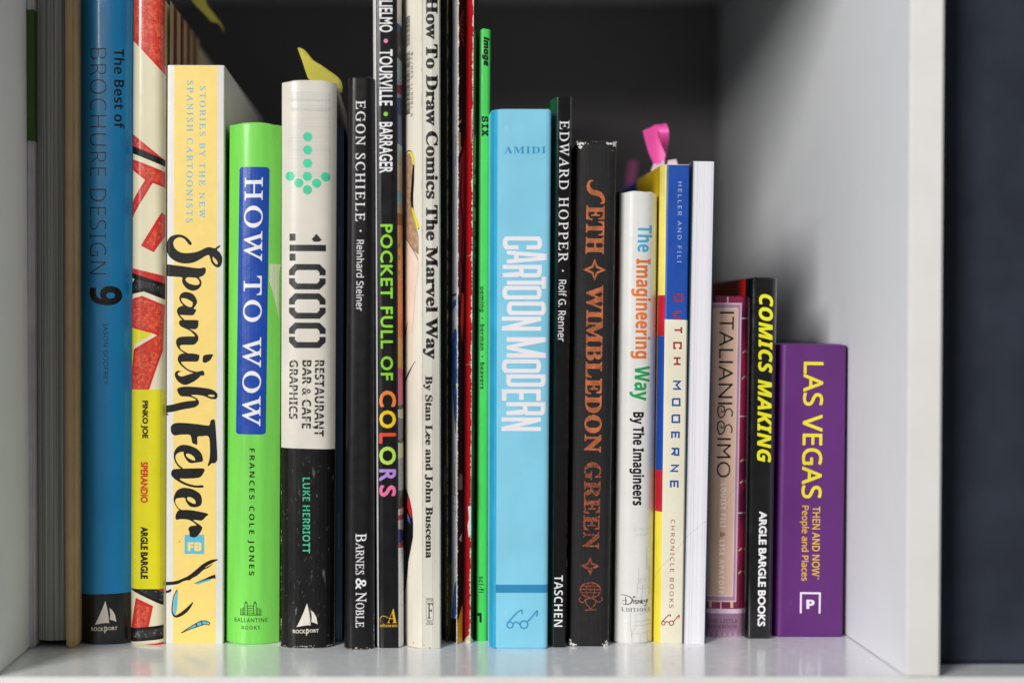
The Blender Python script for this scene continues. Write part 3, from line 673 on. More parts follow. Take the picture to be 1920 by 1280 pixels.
for x, yy in ((435, 100), (443, 130), (455, 148), (470, 186)): B.poly(A_, ink, [(690+x/5.818+dx, 400+yy/5.818+dy) for dx, dy in ((-.7, 0), (0, -.6), (.7, 0), (0, .8))])
z4 = lambda *P: [(690+x/5.818, 600+y/5.818) for x, y in P]
B.line(A_, ink, z4((400, 680), (440, 570), (480, 490), (518, 430)), [1.6, 2.6, 1.2, .3]); B.line(A_, ink, z4((400, 200), (418, 80), (436, 0)), [2, 1.4, .4])
B.poly(A_, ink, z5((395, 640), (430, 715), (455, 790), (478, 900), (492, 1050), (490, 1200), (470, 1310), (440, 1480), (430, 1620), (410, 1800), (395, 1840)), False)
B.poly(A_, K('red_print', (208, 20, 30)), z5((430, 745), (452, 805), (476, 945), (472, 1000), (440, 920), (428, 880)))
B.poly(A_, K('blue_print', (50, 110, 190)), z5((428, 945), (450, 985), (462, 1065), (445, 1030), (440, 1040), (430, 990)))
for i, (x, y, r) in enumerate(((775, 1206, 1.4), (795, 1208, 1.2), (806, 1213, 1.6), (817, 1050, .6), (821, 905, .8), (816, 735, .7))): B.poly('edge_wear', K('brown_stain', (120, 84, 50)), blob(x, y, r, i))
B.done()

# ------------------------------------------------------------------ K: saddle stitched comics
def comic(label, top, bot, fold, ybot, mL, depth=.17, ytop=-60, rd=.006):
    b = Book('comic_book', label, top, bot, ytop, ybot, mL, depth, [(0, rd), (fold-.12, .0014), (fold-.04, .0002), (fold, 0), (fold+.05, .0002), (fold+.14, .0016), (1, rd)], kind='soft')
    b.e0 = .00009
    return b
def staple(bk, px, y0, y1):
    u0, v0 = bk.uv(px, y1); u1, v1 = bk.uv(px, y0); dd = bk.dep(u0, v0)-.0003; u0 *= 1; 
    pts = [(u0, dd+.0012, v0), (u0, dd, v0+.0006), (u0, dd, v1-.0006), (u0, dd+.0012, v1)]
    tube('staple', pts, .00026, K('staple_steel', (150, 146, 140), metal=.9, rough=.35), bk.root, 6)
wcr = K('worn_paper_edge', (226, 216, 192), rough=.85, mott=.2, mscale=900)
navy = K('near_black_navy', (7, 8, 13), rough=.4, coat=.2)
B = comic('near black comic magazine with a thin gold worn fold between cream book and white comic', (826.5, 849), (829.5, 846.5), .55, 1203, navy)
chips(B, 'worn_fold', K('worn_gold_paper', (150, 138, 100), rough=.85, mott=.3, mscale=900), 838.2, 837.4, -58, 1200, 3.2, 1, .95, 31)
chips(B, 'worn_fold', K('worn_gold_paper', (150, 138, 100), rough=.85, mott=.3, mscale=900), 838.8, 838, 260, 900, 1.6, -1, .35, 33)
for y0, y1, c in ((60, 150, (10, 52, 66)), (470, 560, (60, 56, 44)), (1058, 1196, (126, 120, 52)), (940, 1056, (34, 58, 56))):
    B.poly('cover_print', K('cv_%d_%d_%d' % c, c), [(841, y0), (849, y0), (847, y1), (840.5, y1)])
staple(B, 834, 868, 928); B.done()

lil = K('lilac_white', (208, 206, 216), rough=.4, coat=.15)
B = comic('white and lilac comic magazine with ragged white fold and dark red art', (849.5, 874), (847.5, 868), .45, 1207, lil)
dm = K('plum_black', (19, 15, 19), rough=.75, spec=.15)
B.poly('cover_print', dm, [(860, -58), (875, -58), (868.5, 1206), (857, 1206)])
B.poly('cover_print', K('deep_crimson', (140, 26, 40)), [(861, 320), (869, 280), (873, 260), (872, 420), (866, 520), (862, 560), (860, 480)], True)
B.poly('cover_print', K('flesh_print', (206, 150, 108)), [(858, 226), (871, 218), (871, 245), (866, 250), (871, 258), (862, 286), (858, 280), (860, 250)])
B.poly('cover_print', dm, [(859, 232), (865, 226), (864, 246), (859, 244)]); B.poly('cover_print', dm, [(866, 262), (871, 254), (870, 276), (864, 268)], True)
B.line('cover_print', dm, [(868, 300), (864, 360), (869, 420), (866, 480), (872, 560)], [1, 2.4, 3.2, 3, 1])
B.poly('cover_print', K('orange_red_print', (190, 60, 34)), [(866, 545), (871, 548), (870, 600), (867, 640), (864, 600)])
B.line('cover_print', K('orange_red_print', (190, 60, 34)), [(871, 15), (865, 30), (863, 50), (868, 72), (871, 82)], .8)
for i in range(6): B.line('cover_print', K('orange_red_print', (190, 60, 34)), [(866, 24+i*9), (871, 27+i*9)], 1.0, False)
bl = K('ultramarine_print', (44, 92, 170), mott=.3, mscale=300)
B.poly('cover_print', bl, [(849, 548), (856, 546), (856, 551), (849, 553)]); B.poly('cover_print', bl, [(849, 562), (856, 558), (855, 568), (849, 580)])
B.poly('cover_print', bl, [(849, 632), (857, 624), (857, 760), (855, 790), (849, 720)], True)
B.line('cover_print', ink, [(851, 735), (853, 780), (855, 810)], [.6, 1.6, .8])
for y in (912, 926, 943, 957): B.line('cover_print', ink, [(848, y), (857, y+.8)], .9, False)
B.poly('cover_print', K('steel_print', (70, 90, 100)), [(862, 885), (869, 890), (867, 918), (861, 915)])
for i in range(5): B.line('cover_print', K('stripe_print', (170, 168, 140)), [(859+i*1.9, 893), (860.5+i*1.9, 917)], .5, False)
B.poly('cover_print', bl, [(848, 1150), (852, 1100), (857, 1080), (856, 1150), (850, 1165)])
B.poly('cover_print', dm, [(846, 1163), (856, 1158), (856, 1205), (846, 1205)])
B.poly('cover_print', K('mustard_print', (220, 172, 20)), [(857, 1170), (868, 1135), (869, 1206), (857, 1206)])
B.poly('cover_print', K('pink_print', (190, 150, 150)), [(860, 1010), (867, 1000), (866, 1017)])
chips(B, 'worn_fold', wcr, 858.6, 855.5, -58, 1205, 3.2, 1, .95, 41); chips(B, 'worn_fold', wcr, 859, 856, -58, 1205, 2.6, -1, .40, 42)
chips(B, 'worn_fold', ink, 857.0, 854, -58, 1205, 1.2, -1, .22, 43)
staple(B, 855.2, 249, 308); staple(B, 852.6, 866, 926); B.done()

B = comic('bright red comic magazine with chipped white fold and dark green right cover', (874.5, 897.5), (869.5, 889.5), .6, 1205, K('scarlet_gloss', (196, 14, 26), rough=.32, coat=.4, worn=(214, 120, 100), wthr=.74))
B.poly('cover_print', K('black_green', (12, 26, 22), rough=.35, coat=.3), [(889.4, -58), (899, -58), (891, 1204.5), (882.5, 1204.5)])
gr = K('leaf_print', (96, 160, 60)); gd = K('bottle_green_print', (14, 92, 66))
B.poly('cover_print', gr, [(889, 250), (893, 255), (892, 310), (888.6, 320)]); B.line('cover_print', gr, [(889, 256), (893, 250), (896, 248)], .8)
for i, (y0, y1) in enumerate(((322, 344), (350, 380), (385, 412), (416, 440), (446, 462), (468, 482))): B.poly('cover_print', (gr, gd)[i % 2 or i > 3], [(887.6, y0), (892.6, y0+2), (892.2, y1), (887.2, y1-3)])
B.poly('cover_print', gd, [(886, 820), (890, 790), (889, 860), (886, 900)])
chips(B, 'worn_fold', wcr, 888.8, 882.2, -58, 1204, 3.6, -1, .85, 51); chips(B, 'worn_fold', wcr, 888.6, 882.0, -58, 1204, 1.2, 1, .3, 52)
B.poly('worn_fold', wcr, [(870, 1205), (873, 1199), (878, 1192), (882, 1191), (886, 1199), (888.5, 1204), (886, 1205)])
B.poly('worn_fold', white, [(878, 948), (883, 946), (883.5, 1000), (879, 1006), (877, 985), (879.5, 970)])
chips(B, 'worn_fold', wcr, 876, 876, 205, 268, 1.4, 1, .5, 53)
for yy in (476, 680): B.line('worn_fold', wcr, [(874, yy+2), (879, yy), (885, yy)], .6)
staple(B, 884.5, 206, 268); staple(B, 882.5, 892, 948); B.done()

# ------------------------------------------------------------------ L: green SIX
B = Book('comic_paperback', 'very slim bright green comic paperback printed SIX in black', (899, 920), (893.5, 913.5), 55, 1201, K('spring_green', (66, 206, 84), rough=.42, mott=.03, mscale=80), .17, rprof(.0012, 4), kind='soft')
B.text('publisher', ink, 'image', 'boldital', 903.6, 918.2, 69, 123.7, offset=.05)
B.text('title', ink, 'SIX', 'mono', 902.6, 916, 216.8, 254.3, offset=.045)
B.text('author', ink, 'oeming  •  berman  •  beavers', 'bold', 898, 908.6, 535, 727, dx=.0, offset=.008, space=1.1)
B.text('publisher', ink, 'sci-fi', 'bold', 897.8, 907.4, 1079, 1109.5, space=1.15)
B.poly('volume_number', ink, [(895, 1147.7), (903, 1147.7), (903, 1165.6), (898.8, 1165.6), (898.8, 1153.4), (895, 1154)])
for yy in (167, 300): B.line('crease', K('green_crease', (92, 220, 110)), [(899, yy), (908, yy+.8), (918, yy-.3)], .6)
B.line('print_tick', ink, [(918.2, 306), (917.5, 320)], 1.3, False)
B.done()

# ------------------------------------------------------------------ M: cartoon modern
lb = K('sky_blue_cloth', (132, 206, 232), rough=.55, mott=.05, mscale=35, bump=.0005, bscale=1400, scratch=((176, 224, 240), .10))
B = Book('hardcover_book', 'wide sky blue hardcover with squeezed white block capitals and spectacles logo', (921, 1034), (918.5, 1027), 204, 1216, lb, .215,
         [(0, .0056), (.02, .0044), (.06, .0018), (.105, .0006), (.115, 0), (.2, 0), (.9, 0), (.96, .0003), (.99, .0010), (1, .0018)], top_drop=.0)
db = K('strong_sky_blue', (44, 166, 208), rough=.5)
B.poly('hinge_band', db, [(915, 206), (933, 206), (929.8, 1215), (912, 1215)])
tb = K('mid_blue_ink', (36, 138, 186), rough=.5)
B.text('author', tb, 'AMIDI', 'serif', 945.5, 1023.5, 274.3, 287.2, up=True, space=1.15)
B.poly('band', tb, [(929.9, 1094.5), (1040, 1094.5), (1040, 1109.8), (929.8, 1109.8)])
cmw = K('milk_white_ink', (236, 232, 238), rough=.5, mott=.02)
c2 = lambda x, y: (820+x/2.977, 400+y/2.977)
def block(bk, part, m, ch, x0, x1, y0, y1, s, b, f=c2):
    """condensed poster capital; x0..x1 letter height (baseline->cap), y0..y1 letter width, s stem, b bar"""
    H, W = x1-x0, y1-y0
    P = lambda a, q: f(x0+q*H, y0+a*W)          # a across the letter, q up the letter
    sx, by = s/W, b/H
    R = lambda a0, a1, q0, q1: bk.poly(part, m, [P(a0, q0), P(a1, q0), P(a1, q1), P(a0, q1)])
    def ring(a0, a1, q0, q1, sq=False, cut=None):
        rx, ry = .5*(a1-a0), .28*(a1-a0)*W/H
        def rr(i0, i1, j0, j1, rx, ry):
            pts = []
            for cx, cy, an in ((i1-rx, j1-ry, 0), (i0+rx, j1-ry, 90), (i0+rx, j0+ry, 180), (i1-rx, j0+ry, 270)):
                for k in range(6):
                    t = math.radians(an+k*18)
                    if sq and an in (90, 180): pts.append(P(i0, j1 if an == 90 else j0)); break
                    pts.append(P(cx+rx*math.cos(t), cy+ry*math.sin(t)))
            return pts
        bk.poly(part, m, rr(a0, a1, q0, q1, rx, ry), False, [rr(a0+sx, a1-sx, q0+by, q1-by, max(.01, rx-sx), max(.005, ry-by*.6))])
    if ch == 'O': ring(0, 1, 0, 1)
    elif ch == 'D': ring(0, 1, 0, 1, True)
    elif ch == 'C': ring(0, 1, 0, 1); bk.poly(part, lb, [P(1-sx-.02, .40), P(1.05, .40), P(1.05, .60), P(1-sx-.02, .60)])
    elif ch == 'T': R(0, 1, 1-by, 1); R(.5-sx/2, .5+sx/2, 0, 1-by)
    elif ch == 'E': R(0, sx, 0, 1); R(sx, 1, 0, by); R(sx, 1, 1-by, 1); R(sx, .9, .5-by/2, .5+by/2)
    elif ch == 'R': ring(0, 1, .42, 1, True); R(0, sx, 0, .5); bk.poly(part, m, [P(1-sx, 0), P(1, 0), P(1-.03, .40), P(.82, .47), P(1-sx-.12, .45)])
    elif ch == 'A': bk.poly(part, m, [P(0, 0), P(sx, 0), P(.5, .78), P(1-sx, 0), P(1, 0), P(.5+sx*.75, 1), P(.5-sx*.75, 1)]); R(.22, .78, .18, .18+by)
    elif ch == 'N': R(0, sx, 0, 1); R(1-sx, 1, 0, 1); bk.poly(part, m, [P(0, 1), P(sx, 1), P(1, 0), P(1-sx, 0)])
    elif ch == 'M': R(0, sx, 0, 1); R(1-sx, 1, 0, 1); bk.poly(part, m, [P(0, 1), P(sx, 1), P(.5, .25), P(1-sx, 1), P(1, 1), P(.5+sx*.4, 0), P(.5-sx*.4, 0)])
for ch, x0, x1, y0, y1 in (('C', 365, 585, 125, 197), ('A', 388, 610, 202, 276), ('R', 365, 583, 283, 352), ('T', 388, 608, 349, 415), ('O', 363, 583, 400, 475), ('O', 388, 608, 487, 562), ('N', 360, 580, 571, 649),
                           ('M', 387, 607, 685, 800), ('O', 360, 580, 808, 884), ('D', 385, 605, 892, 961), ('E', 360, 578, 975, 1040), ('R', 385, 604, 1047, 1120), ('N', 358, 578, 1132, 1208)):
    block(B, 'title', cmw, ch, x0, x1, y0, y1, 23 if ch != 'M' else 26, 26)
def specs(bk, m, f, lw):
    for cx, cy, r in ((363, 988, 15), (433, 986, 19)): bk.line('publisher_logo', m, [f(x, y) for x, y in disc(cx, cy, r, n=12)], lw, True, True)
    bk.line('publisher_logo', m, [f(*p) for p in ((378, 983), (392, 973), (405, 978), (414, 988))], lw)
    bk.line('publisher_logo', m, [f(*p) for p in ((350, 980), (368, 958), (395, 930), (418, 913), (424, 918), (422, 932))], lw)
    bk.line('publisher_logo', m, [f(*p) for p in ((450, 972), (470, 950), (495, 920), (500, 922), (497, 945))], lw)
specs(B, tb, lambda x, y: (820+x/2.667, 800+y/2.667), 2.3)
B.done()

# ------------------------------------------------------------------ N: hopper
gk = K('gloss_black', (8, 6, 8), spec=.4, rough=.16, coat=.5, mott=.08, worn=(60, 60, 60), wthr=.76)
B = Book('paperback_book', 'thin glossy black art paperback with dark green cover and white serif capitals', (1036, 1073), (1028.5, 1062), 181, 1213, gk, .18,
         [(0, .0105), (.12, .0052), (.24, .0009), (.27, .0001), (.31, 0), (.9, 0), (1, .0009)], kind='soft')
B.poly('cover_print', K('bottle_green_gloss', (22, 74, 66), rough=.2, coat=.6), [(1034, 182), (1045.5, 182), (1037, 1212), (1026, 1212)])
B.text('title', white, 'EDWARD HOPPER', 'roman', 1049.3, 1067.8, 225.7, 490, dx=-2.6, offset=.005, space=1.2)
B.poly('title', white, disc(1055.5, 505.8, 1.7))
B.text('author', white, 'Rolf G. Renner', 'sans', 1047.5, 1062.5, 522.8, 638, dx=-1.8, offset=.004)
B.text('publisher', white, 'TASCHEN', 'bold', 1039.3, 1055.5, 1076.8, 1173.6, dx=-.8, offset=-.012)
chips(B, 'edge_wear', wd, 1072.4, 1061.8, 184, 1210, .7, -1, .15, 61)
B.done()

# ------------------------------------------------------------------ O: seth
clo = K('worn_black_cloth', (24, 21, 22), spec=.35, rough=.55, mott=.18, mscale=90, weave=560, bump=.00045, bscale=1800, worn=(88, 84, 84), wthr=.70)
B = Book('hardcover_book', 'black cloth hardcover with worn copper capitals and frayed white corners', (1082, 1157), (1066, 1142.5), 266, 1211, clo, .20,
         [(0, .0030), (.03, .0018), (.08, .0008), (.18, .0002), (.3, 0), (.8, 0), (.9, .0003), (.96, .0010), (1, .0024)], top_drop=.0006, wob=.0006, gapz=.0008)
cop = mat('worn_copper_foil', (196, 108, 64), .45, mott=.2, mscale=200, metal=.35, bump=.0005, weave=560, worn=(28, 24, 24), wthr=.60)
cop2 = mat('very_worn_copper_foil', (164, 84, 50), .42, mott=.2, mscale=200, metal=.35, bump=.0005, weave=560, worn=(28, 24, 24), wthr=.52)
B.line('title', cop, [(1112, 337.5), (1106, 339.5), (1103.5, 346), (1105, 354), (1111, 359.5), (1119, 361), (1126, 364), (1130.5, 370), (1131.5, 378), (1126, 380)], [2.4, 4.5, 6, 8.5, 10, 10, 9, 7, 4.5, 2.4])
B.text('title', cop, 'ETH', 'serif', 1099.8, 1134, 384, 474.6, dx=-2, offset=.015, space=1.06)
B.text('title', cop, 'WIMBLEDON', 'serif', 1099.5, 1132, 533, 846, dx=-4.5, offset=.02, space=1.06)
B.text('title', cop2, 'GREEN', 'serif', 1095.8, 1127.5, 864, 1027, dx=-3.5, offset=.015, space=1.06)
def diamond(cx, cy, a, b, m):
    B.line('ornament', m, [(cx-a, cy), (cx-a*.25, cy-b*.35), (cx, cy-b), (cx+a*.25, cy-b*.35), (cx+a, cy), (cx+a*.25, cy+b*.35), (cx, cy+b), (cx-a*.25, cy+b*.35)], 4.2, False, True)
diamond(1115, 504, 17, 16, cop); diamond(1106.5, 1059, 14, 13, cop2)
B.line('ornament', cop2, disc(1107, 1104, 19, 14, 16), 2, True, True)
for k in (-8, 0, 8): B.line('ornament', cop2, [(1107+k*.4, 1090), (1107+k, 1104), (1107+k*.5, 1117)], 1.5)
for k in (-7, -1, 5): B.line('ornament', cop2, [(1089, 1104+k), (1125, 1104+k)], 1.5, False)
B.line('ornament', cop2, [(1083+5, 1118), (1086, 1124), (1093, 1128), (1098, 1122), (1107, 1120), (1116, 1122), (1122, 1127), (1129, 1122), (1127, 1116)], 2)
B.line('ornament', cop2, [(1100, 1119), (1098, 1128), (1104, 1136), (1107, 1140), (1111, 1136), (1117, 1128), (1114, 1119)], 2); B.line('ornament', cop2, [(1096, 1142), (1118, 1141)], 2.2, False)
fray = K('frayed_board', (224, 220, 214), rough=.95, bump=.001)
for i in range(95):
    r_ = random.Random(900+i); side = r_.choice((0, 1)); topb = r_.random() < .55; t = abs(r_.gauss(0, 1))
    if topb: x = (1084+t*7) if side == 0 else (1156-t*9); y = 267.5+abs(r_.gauss(0, 1))*(4 if t < 1 else 1.2)
    else: x = (1067+t*6) if side == 0 else (1141.5-t*6); y = 1209-abs(r_.gauss(0, 1))*(6 if t < 1 else 2)
    B.poly('frayed_corner', fray, blob(x, y, r_.uniform(.6, 2.9), i, ry=r_.uniform(.5, 2.8)))
chips(B, 'frayed_corner', fray, 1156.6, 1141.8, 270, 1200, .9, -1, .33, 71)
bm = bmesh.new()
for i in range(46):
    r_ = random.Random(i+5); tt = r_.random(); u = s_u = B.wt*(tt if r_.random() < .4 else (.03*r_.random() if r_.random() < .5 else 1-.07*r_.random())); p = Vector((u, .001+r_.random()*.002, B.h-.0003))
    d = Vector((r_.uniform(-.6, .6), r_.uniform(-.8, .3), 1)).normalized(); l = r_.uniform(.0004, .0015); wv = .00006
    q0 = p+d*l*.5; q1 = p+d*l+Vector((r_.uniform(-1, 1)*l*.3, 0, 0))
    v = [bm.verts.new(c) for c in (p-Vector((wv, 0, 0)), p+Vector((wv, 0, 0)), q0+Vector((wv, 0, 0)), q0-Vector((wv, 0, 0)), q1)]
    bm.faces.new((v[0], v[1], v[2], v[3])); bm.faces.new((v[3], v[2], v[4]))
fo = from_bm('frayed_threads', bm, fray, B.root); fo['kind'] = 'stuff'
B.done()

# ------------------------------------------------------------------ P: imagineering
gw = K('glossy_jacket_white', (228, 226, 222), rough=.3, coat=.4, mott=.02)
B = Book('hardcover_book', 'white jacketed hardcover with blue, orange and green title words', (1160, 1236.5), (1149, 1227), 358, 1207, gw, .2, rprof(.0068, 2.8, 16), top_drop=.0010)
og = K('orange_ink', (226, 120, 54), rough=.35); cb = K('cyan_ink', (74, 172, 214), rough=.35); gn = K('green_ink', (32, 160, 84), rough=.35)
ol = K('dark_olive_print', (58, 62, 40), rough=.4); rb = K('rust_print', (132, 36, 12), rough=.4)
B.poly('jacket_print', ol, [(1157, 358), (1164.4, 358), (1154, 1206), (1146, 1206)]); B.poly('jacket_print', rb, [(1156, 452), (1163.8, 452), (1162, 607), (1154, 607)])
for x, c, a in ((1225, (214, 214, 226), 0), (1223.5, (150, 160, 205), 0)): pass
B.text('title', cb, 'The', 'bold', 1196, 1225.8, 421, 471.5, dx=-1, offset=.012)
B.text('title', og, 'Imagineering', 'bold', 1184.3, 1223.2, 484, 670.5, dx=-2.5, offset=.018)
B.text('title', gn, 'Way', 'bold', 1180.8, 1219.8, 684, 749.3, dx=-1, offset=.015)
B.text('author', ink, 'By The Imagineers', 'bold', 1180.5, 1208.8, 770.5, 945.5, dx=-.6, offset=.018)
d3 = lambda x, y: (1140+x/4.57, 940+y/4.57)
pencil = K('faint_pencil_print', (190, 190, 192), rough=.4)
rn = random.Random(3)
for y0 in (222, 238, 268, 282):
    x = 222
    while x < 322: l = rn.uniform(5, 16); B.line('sketch', pencil, [d3(x, y0+rn.uniform(-5, 5)), d3(x+l, y0+rn.uniform(-5, 5))], .6, False); x += l+rn.uniform(3, 9)
for P in ([(322, 230), (400, 222)], [(300, 276), (395, 264)], [(232, 965), (385, 940)], [(230, 1020), (385, 1015)], [(215, 1060), (385, 1050)], [(205, 1130), (385, 1112)], [(205, 1205), (385, 1200)],
          [(238, 960), (238, 1050)], [(205, 1120), (205, 1200)], [(240, 1065), (205, 1120)], [(275, 1130), (275, 1205)], [(345, 1120), (345, 1200)], [(262, 560), (262, 700)], [(250, 690), (250, 790)], [(338, 380), (338, 560)], [(250, 660), (330, 655)], [(245, 740), (350, 735)],
          [(225, 820), (300, 815)], [(362, 540), (365, 800)], [(300, 700), (285, 860)], [(188, 900), (190, 1050), (205, 1180)]):
    B.line('sketch', pencil, [d3(*p) for p in P], .55, False)
for i in range(30): x, y = rn.uniform(235, 372), rn.uniform(560, 950); B.line('sketch', pencil, [d3(x, y), d3(x+rn.uniform(-4, 14), y+rn.uniform(-10, 10))], .4, False)
D = lambda pts, w_: B.line('publisher_logo', ink, [d3(*p) for p in pts], w_)
D([(112, 800), (128, 796), (160, 800), (195, 815), (207, 838), (195, 862), (165, 877), (140, 876), (124, 868)], [.5, .9, 1.1, 1.5, 1.9, 1.6, 1.2, .9, .5]); D([(150, 812), (154, 845), (152, 880)], [1, 1.5, 1.2]); D([(122, 850), (140, 842), (160, 845)], .7)
D([(220, 835), (219, 866)], 1.3); D([(214, 818), (222, 808), (236, 810)], [1, 2.2, .8]); D([(250, 838), (235, 838), (232, 850), (246, 856), (245, 867), (228, 868)], 1.2)
D([(257, 868), (259, 838), (278, 862), (280, 836)], 1.2); D([(305, 838), (290, 840), (289, 866), (306, 864)], 1.1); D([(290, 852), (303, 851)], .9)
D([(313, 836), (318, 855), (332, 852), (340, 835), (345, 842), (335, 868), (322, 893), (314, 880)], [1, 1.2, 1, 1.5, 1, 1, 1, .6])
B.text('publisher', ink, 'EDITIONS', 'roman', 1165.8, 1220.4, 1137.8, 1145.4, up=True, offset=-.005, space=1.3)
B.done()

# ------------------------------------------------------------------ Q: dutch moderne
cr2 = K('pale_cream_card', (228, 221, 198), rough=.45, mott=.03)
B = Book('paperback_book', 'cream paperback with blue upper spine, wide spaced capitals and striped left hinge', (1241, 1294), (1228.5, 1280.5), 308, 1205.5, cr2, .19,
         [(0, .0052), (.06, .0030), (.13, .0011), (.2, .0002), (.24, 0), (.95, 0), (1, .0005)], kind='soft')
ub = K('strong_blue', (20, 74, 166), rough=.42); pyl = K('pale_yellow', (238, 226, 120), rough=.42); crm = K('crimson', (190, 26, 50), rough=.42)
B.poly('upper_panel', ub, [(1250.5, 309), (1296, 309), (1292, 598), (1245.5, 597)])
hx = lambda y: 1250.5+(1238.5-1250.5)*(y-308)/897
for y0, y1, m in ((309, 552, pyl), (552, 628, crm), (628, 880, ub), (880, 958, crm), (958, 1205, K('bright_yellow', (240, 222, 70), rough=.42))):
    B.poly('hinge_stripe', m, [(1225+(0 if y0 > 800 else 8), y0), (hx(y0), y0), (hx(y1), y1), (1222, y1)])
dr = K('dark_red_ink', (166, 30, 44), rough=.42); bk_ = K('royal_blue_ink', (22, 78, 160), rough=.42)
for ch, y0, y1, m in (('D', 549.4, 563.6, dr), ('U', 581.9, 595.3, dr), ('T', 610, 624, dr), ('C', 639.3, 652.3, dr), ('H', 668, 682, dr), ('M', 711.6, 728.4, bk_), ('O', 744.4, 759, bk_), ('D', 775, 790.6, bk_), ('E', 807, 820.5, bk_), ('R', 837.5, 851.8, bk_), ('N', 869, 882.4, bk_), ('E', 898.7, 913, bk_)):
    xs = 1264.6-(y0-549)*.0235; h_, w_ = 15.6, y1-y0; e = 1.3
    Pq = lambda a, q: (xs+e+q*(h_-2*e), y0+e+a*(w_-2*e))
    L_ = {'D': [[(0, 0), (1, 0), (1, 1), (0, 1), (0, 0)]], 'O': [[(0, 0), (1, 0), (1, 1), (0, 1), (0, 0)]], 'U': [[(0, 1), (0, 0), (1, 0), (1, 1)]], 'T': [[(0, 1), (1, 1)], [(.5, 1), (.5, 0)]],
          'C': [[(1, .7), (1, 1), (0, 1), (0, 0), (1, 0), (1, .3)]], 'H': [[(0, 0), (0, 1)], [(1, 0), (1, 1)], [(0, .5), (1, .5)]], 'M': [[(0, 0), (0, 1), (.5, .45), (1, 1), (1, 0)]], 'E': [[(1, 1), (0, 1), (0, 0), (1, 0)], [(0, .5), (.9, .5)]],
          'R': [[(0, 0), (0, 1), (1, 1), (1, .45), (0, .45)], [(.5, .45), (1, 0)]], 'N': [[(0, 0), (0, 1), (1, 0), (1, 1)]]}[ch]
    for P in L_: B.line('title', m, [Pq(*p) for p in P], 3.3, False)
B.text('author', K('pale_blue_ink', (190, 206, 230)), 'HELLER AND FILI', 'sans', 1271.4, 1278.6, 340.6, 491, dx=-1.5, space=1.4, offset=-.008)
B.text('publisher', dr, 'CHRONICLE BOOKS', 'sans', 1257.8, 1265.6, 972, 1138, dx=-3, space=1.4)
B.side('cover_print', K('golden_yellow', (226, 190, 30), rough=.45), 'L', .0053, .075, 309, 1204); B.side('cover_print', ub, 'L', .0751, .188, 309, 1204)
specs(B, dr, lambda x, y: (1140+(458+(x-347)*.99)/4.57, 940+(1010+(y-960)*1.0)/4.57), 1.7)
B.done()

# ------------------------------------------------------------------ R: white page block outward paperback
rb_, PR, hR = fore_edge_book('paperback_book', 'white paperback standing page edges outward right of the blue and cream spine', (1280.5, 1282, 1321, 1322.3), 1206, 302,
    K('dark_teal_card', (24, 62, 78), rough=.5), K('white_pages', (232, 230, 236), rough=.8, mott=.05, mscale=700, stretch=(8, 1, .01), bump=.0002, bscale=300), K('dark_teal_card', (24, 62, 78), rough=.5), .19, .0006, lean_x=18, nsh=44, amp=.00006, hard=False, seed=9)

# ------------------------------------------------------------------ S: italianissimo
tart = K('magenta_tartan', (150, 28, 72), rough=.36, coat=.3, mott=.35, mscale=45, stretch=(1, 1, .4), second=(96, 16, 58), sscale=110, sthr=(.2, .5))
B = Book('hardcover_book', 'small tan and magenta hardcover with elegant thin black capitals in a pale frame', (1334, 1400), (1325.5, 1393), 555, 1193.5, tart, .15, rprof(.0015, 6), top_drop=.0003)
pk = K('pale_mauve_ink', (214, 190, 204), rough=.4); tan = K('rosy_tan', (212, 176, 154), rough=.4, mott=.06, mscale=30); mv = K('mauve_print', (150, 112, 140), rough=.4, mott=.1)
B.poly('frame', pk, [(1331, 567.5), (1391, 567.5), (1380.5, 1127), (1318, 1127)]); B.poly('frame', K('dusky_mauve', (168, 128, 148)), [(1333, 570), (1388.7, 570), (1378.4, 1124.5), (1320, 1124.5)])
B.poly('title_panel', pk, [(1337, 577), (1384.4, 577), (1374.2, 1117), (1326, 1117)]); B.poly('title_panel', tan, [(1338.5, 579), (1382.6, 579), (1372.5, 1114.5), (1327.5, 1114.5)])
B.text('title', ink, 'ITALIANI', 'gill', 1349.8, 1376.5, 583.8, 757, dx=-3.3, offset=-.006, space=1.05)
def spiralS(y0, y1, xs):
    c = (y0+y1)/2; w_ = y1-y0
    B.line('title', ink, [(xs+26, y0+w_*.9), (xs+27.5, y0+w_*.55), (xs+23, y0+w_*.25), (xs+16, y0+w_*.35), (xs+12, y0+w_*.8), (xs+5, y0+w_*.98), (xs+.8, y0+w_*.6), (xs+1.5, y0+w_*.12), (xs+8, y0-.02*w_), (xs+13, y0+w_*.2), (xs+11, y0+w_*.5), (xs+7.5, y0+w_*.48), (xs+7.5, y0+w_*.28)], [2.5]*9+[2.3, 2.1, 1.9, 1.5])
spiralS(760, 782, 1345.6); spiralS(789, 813, 1345)
B.text('title', ink, 'IMO', 'gill', 1344.6, 1370.8, 820, 894, dx=-1.2, offset=-.006, space=1.05)
pw = K('faded_pink_white_ink', (244, 228, 222), rough=.4)
B.text('author', pw, 'LOUISE FILI', 'bold', 1351.6, 1361.2, 905, 987, dx=-1, space=1.2, offset=-.01); B.text('author', K('maroon_ink', (130, 40, 60)), '&', 'serif', 1350, 1359.8, 996, 1006)
B.text('author', pw, 'LISE APATOFF', 'bold', 1349.2, 1358.6, 1011, 1112, dx=-1.8, space=1.2, offset=-.01)
B.poly('lower_band', mv, [(1318, 1140), (1396, 1140), (1395, 1193), (1318, 1193)]); B.poly('lower_band', pk, [(1318, 1140), (1396, 1140), (1396, 1148.6), (1318, 1148.6)])
for i in range(7): B.poly('lower_band', K('mauve_triangle', (176, 142, 166)), [(1324+i*10, 1193), (1329+i*10, 1182), (1334+i*10, 1193)])
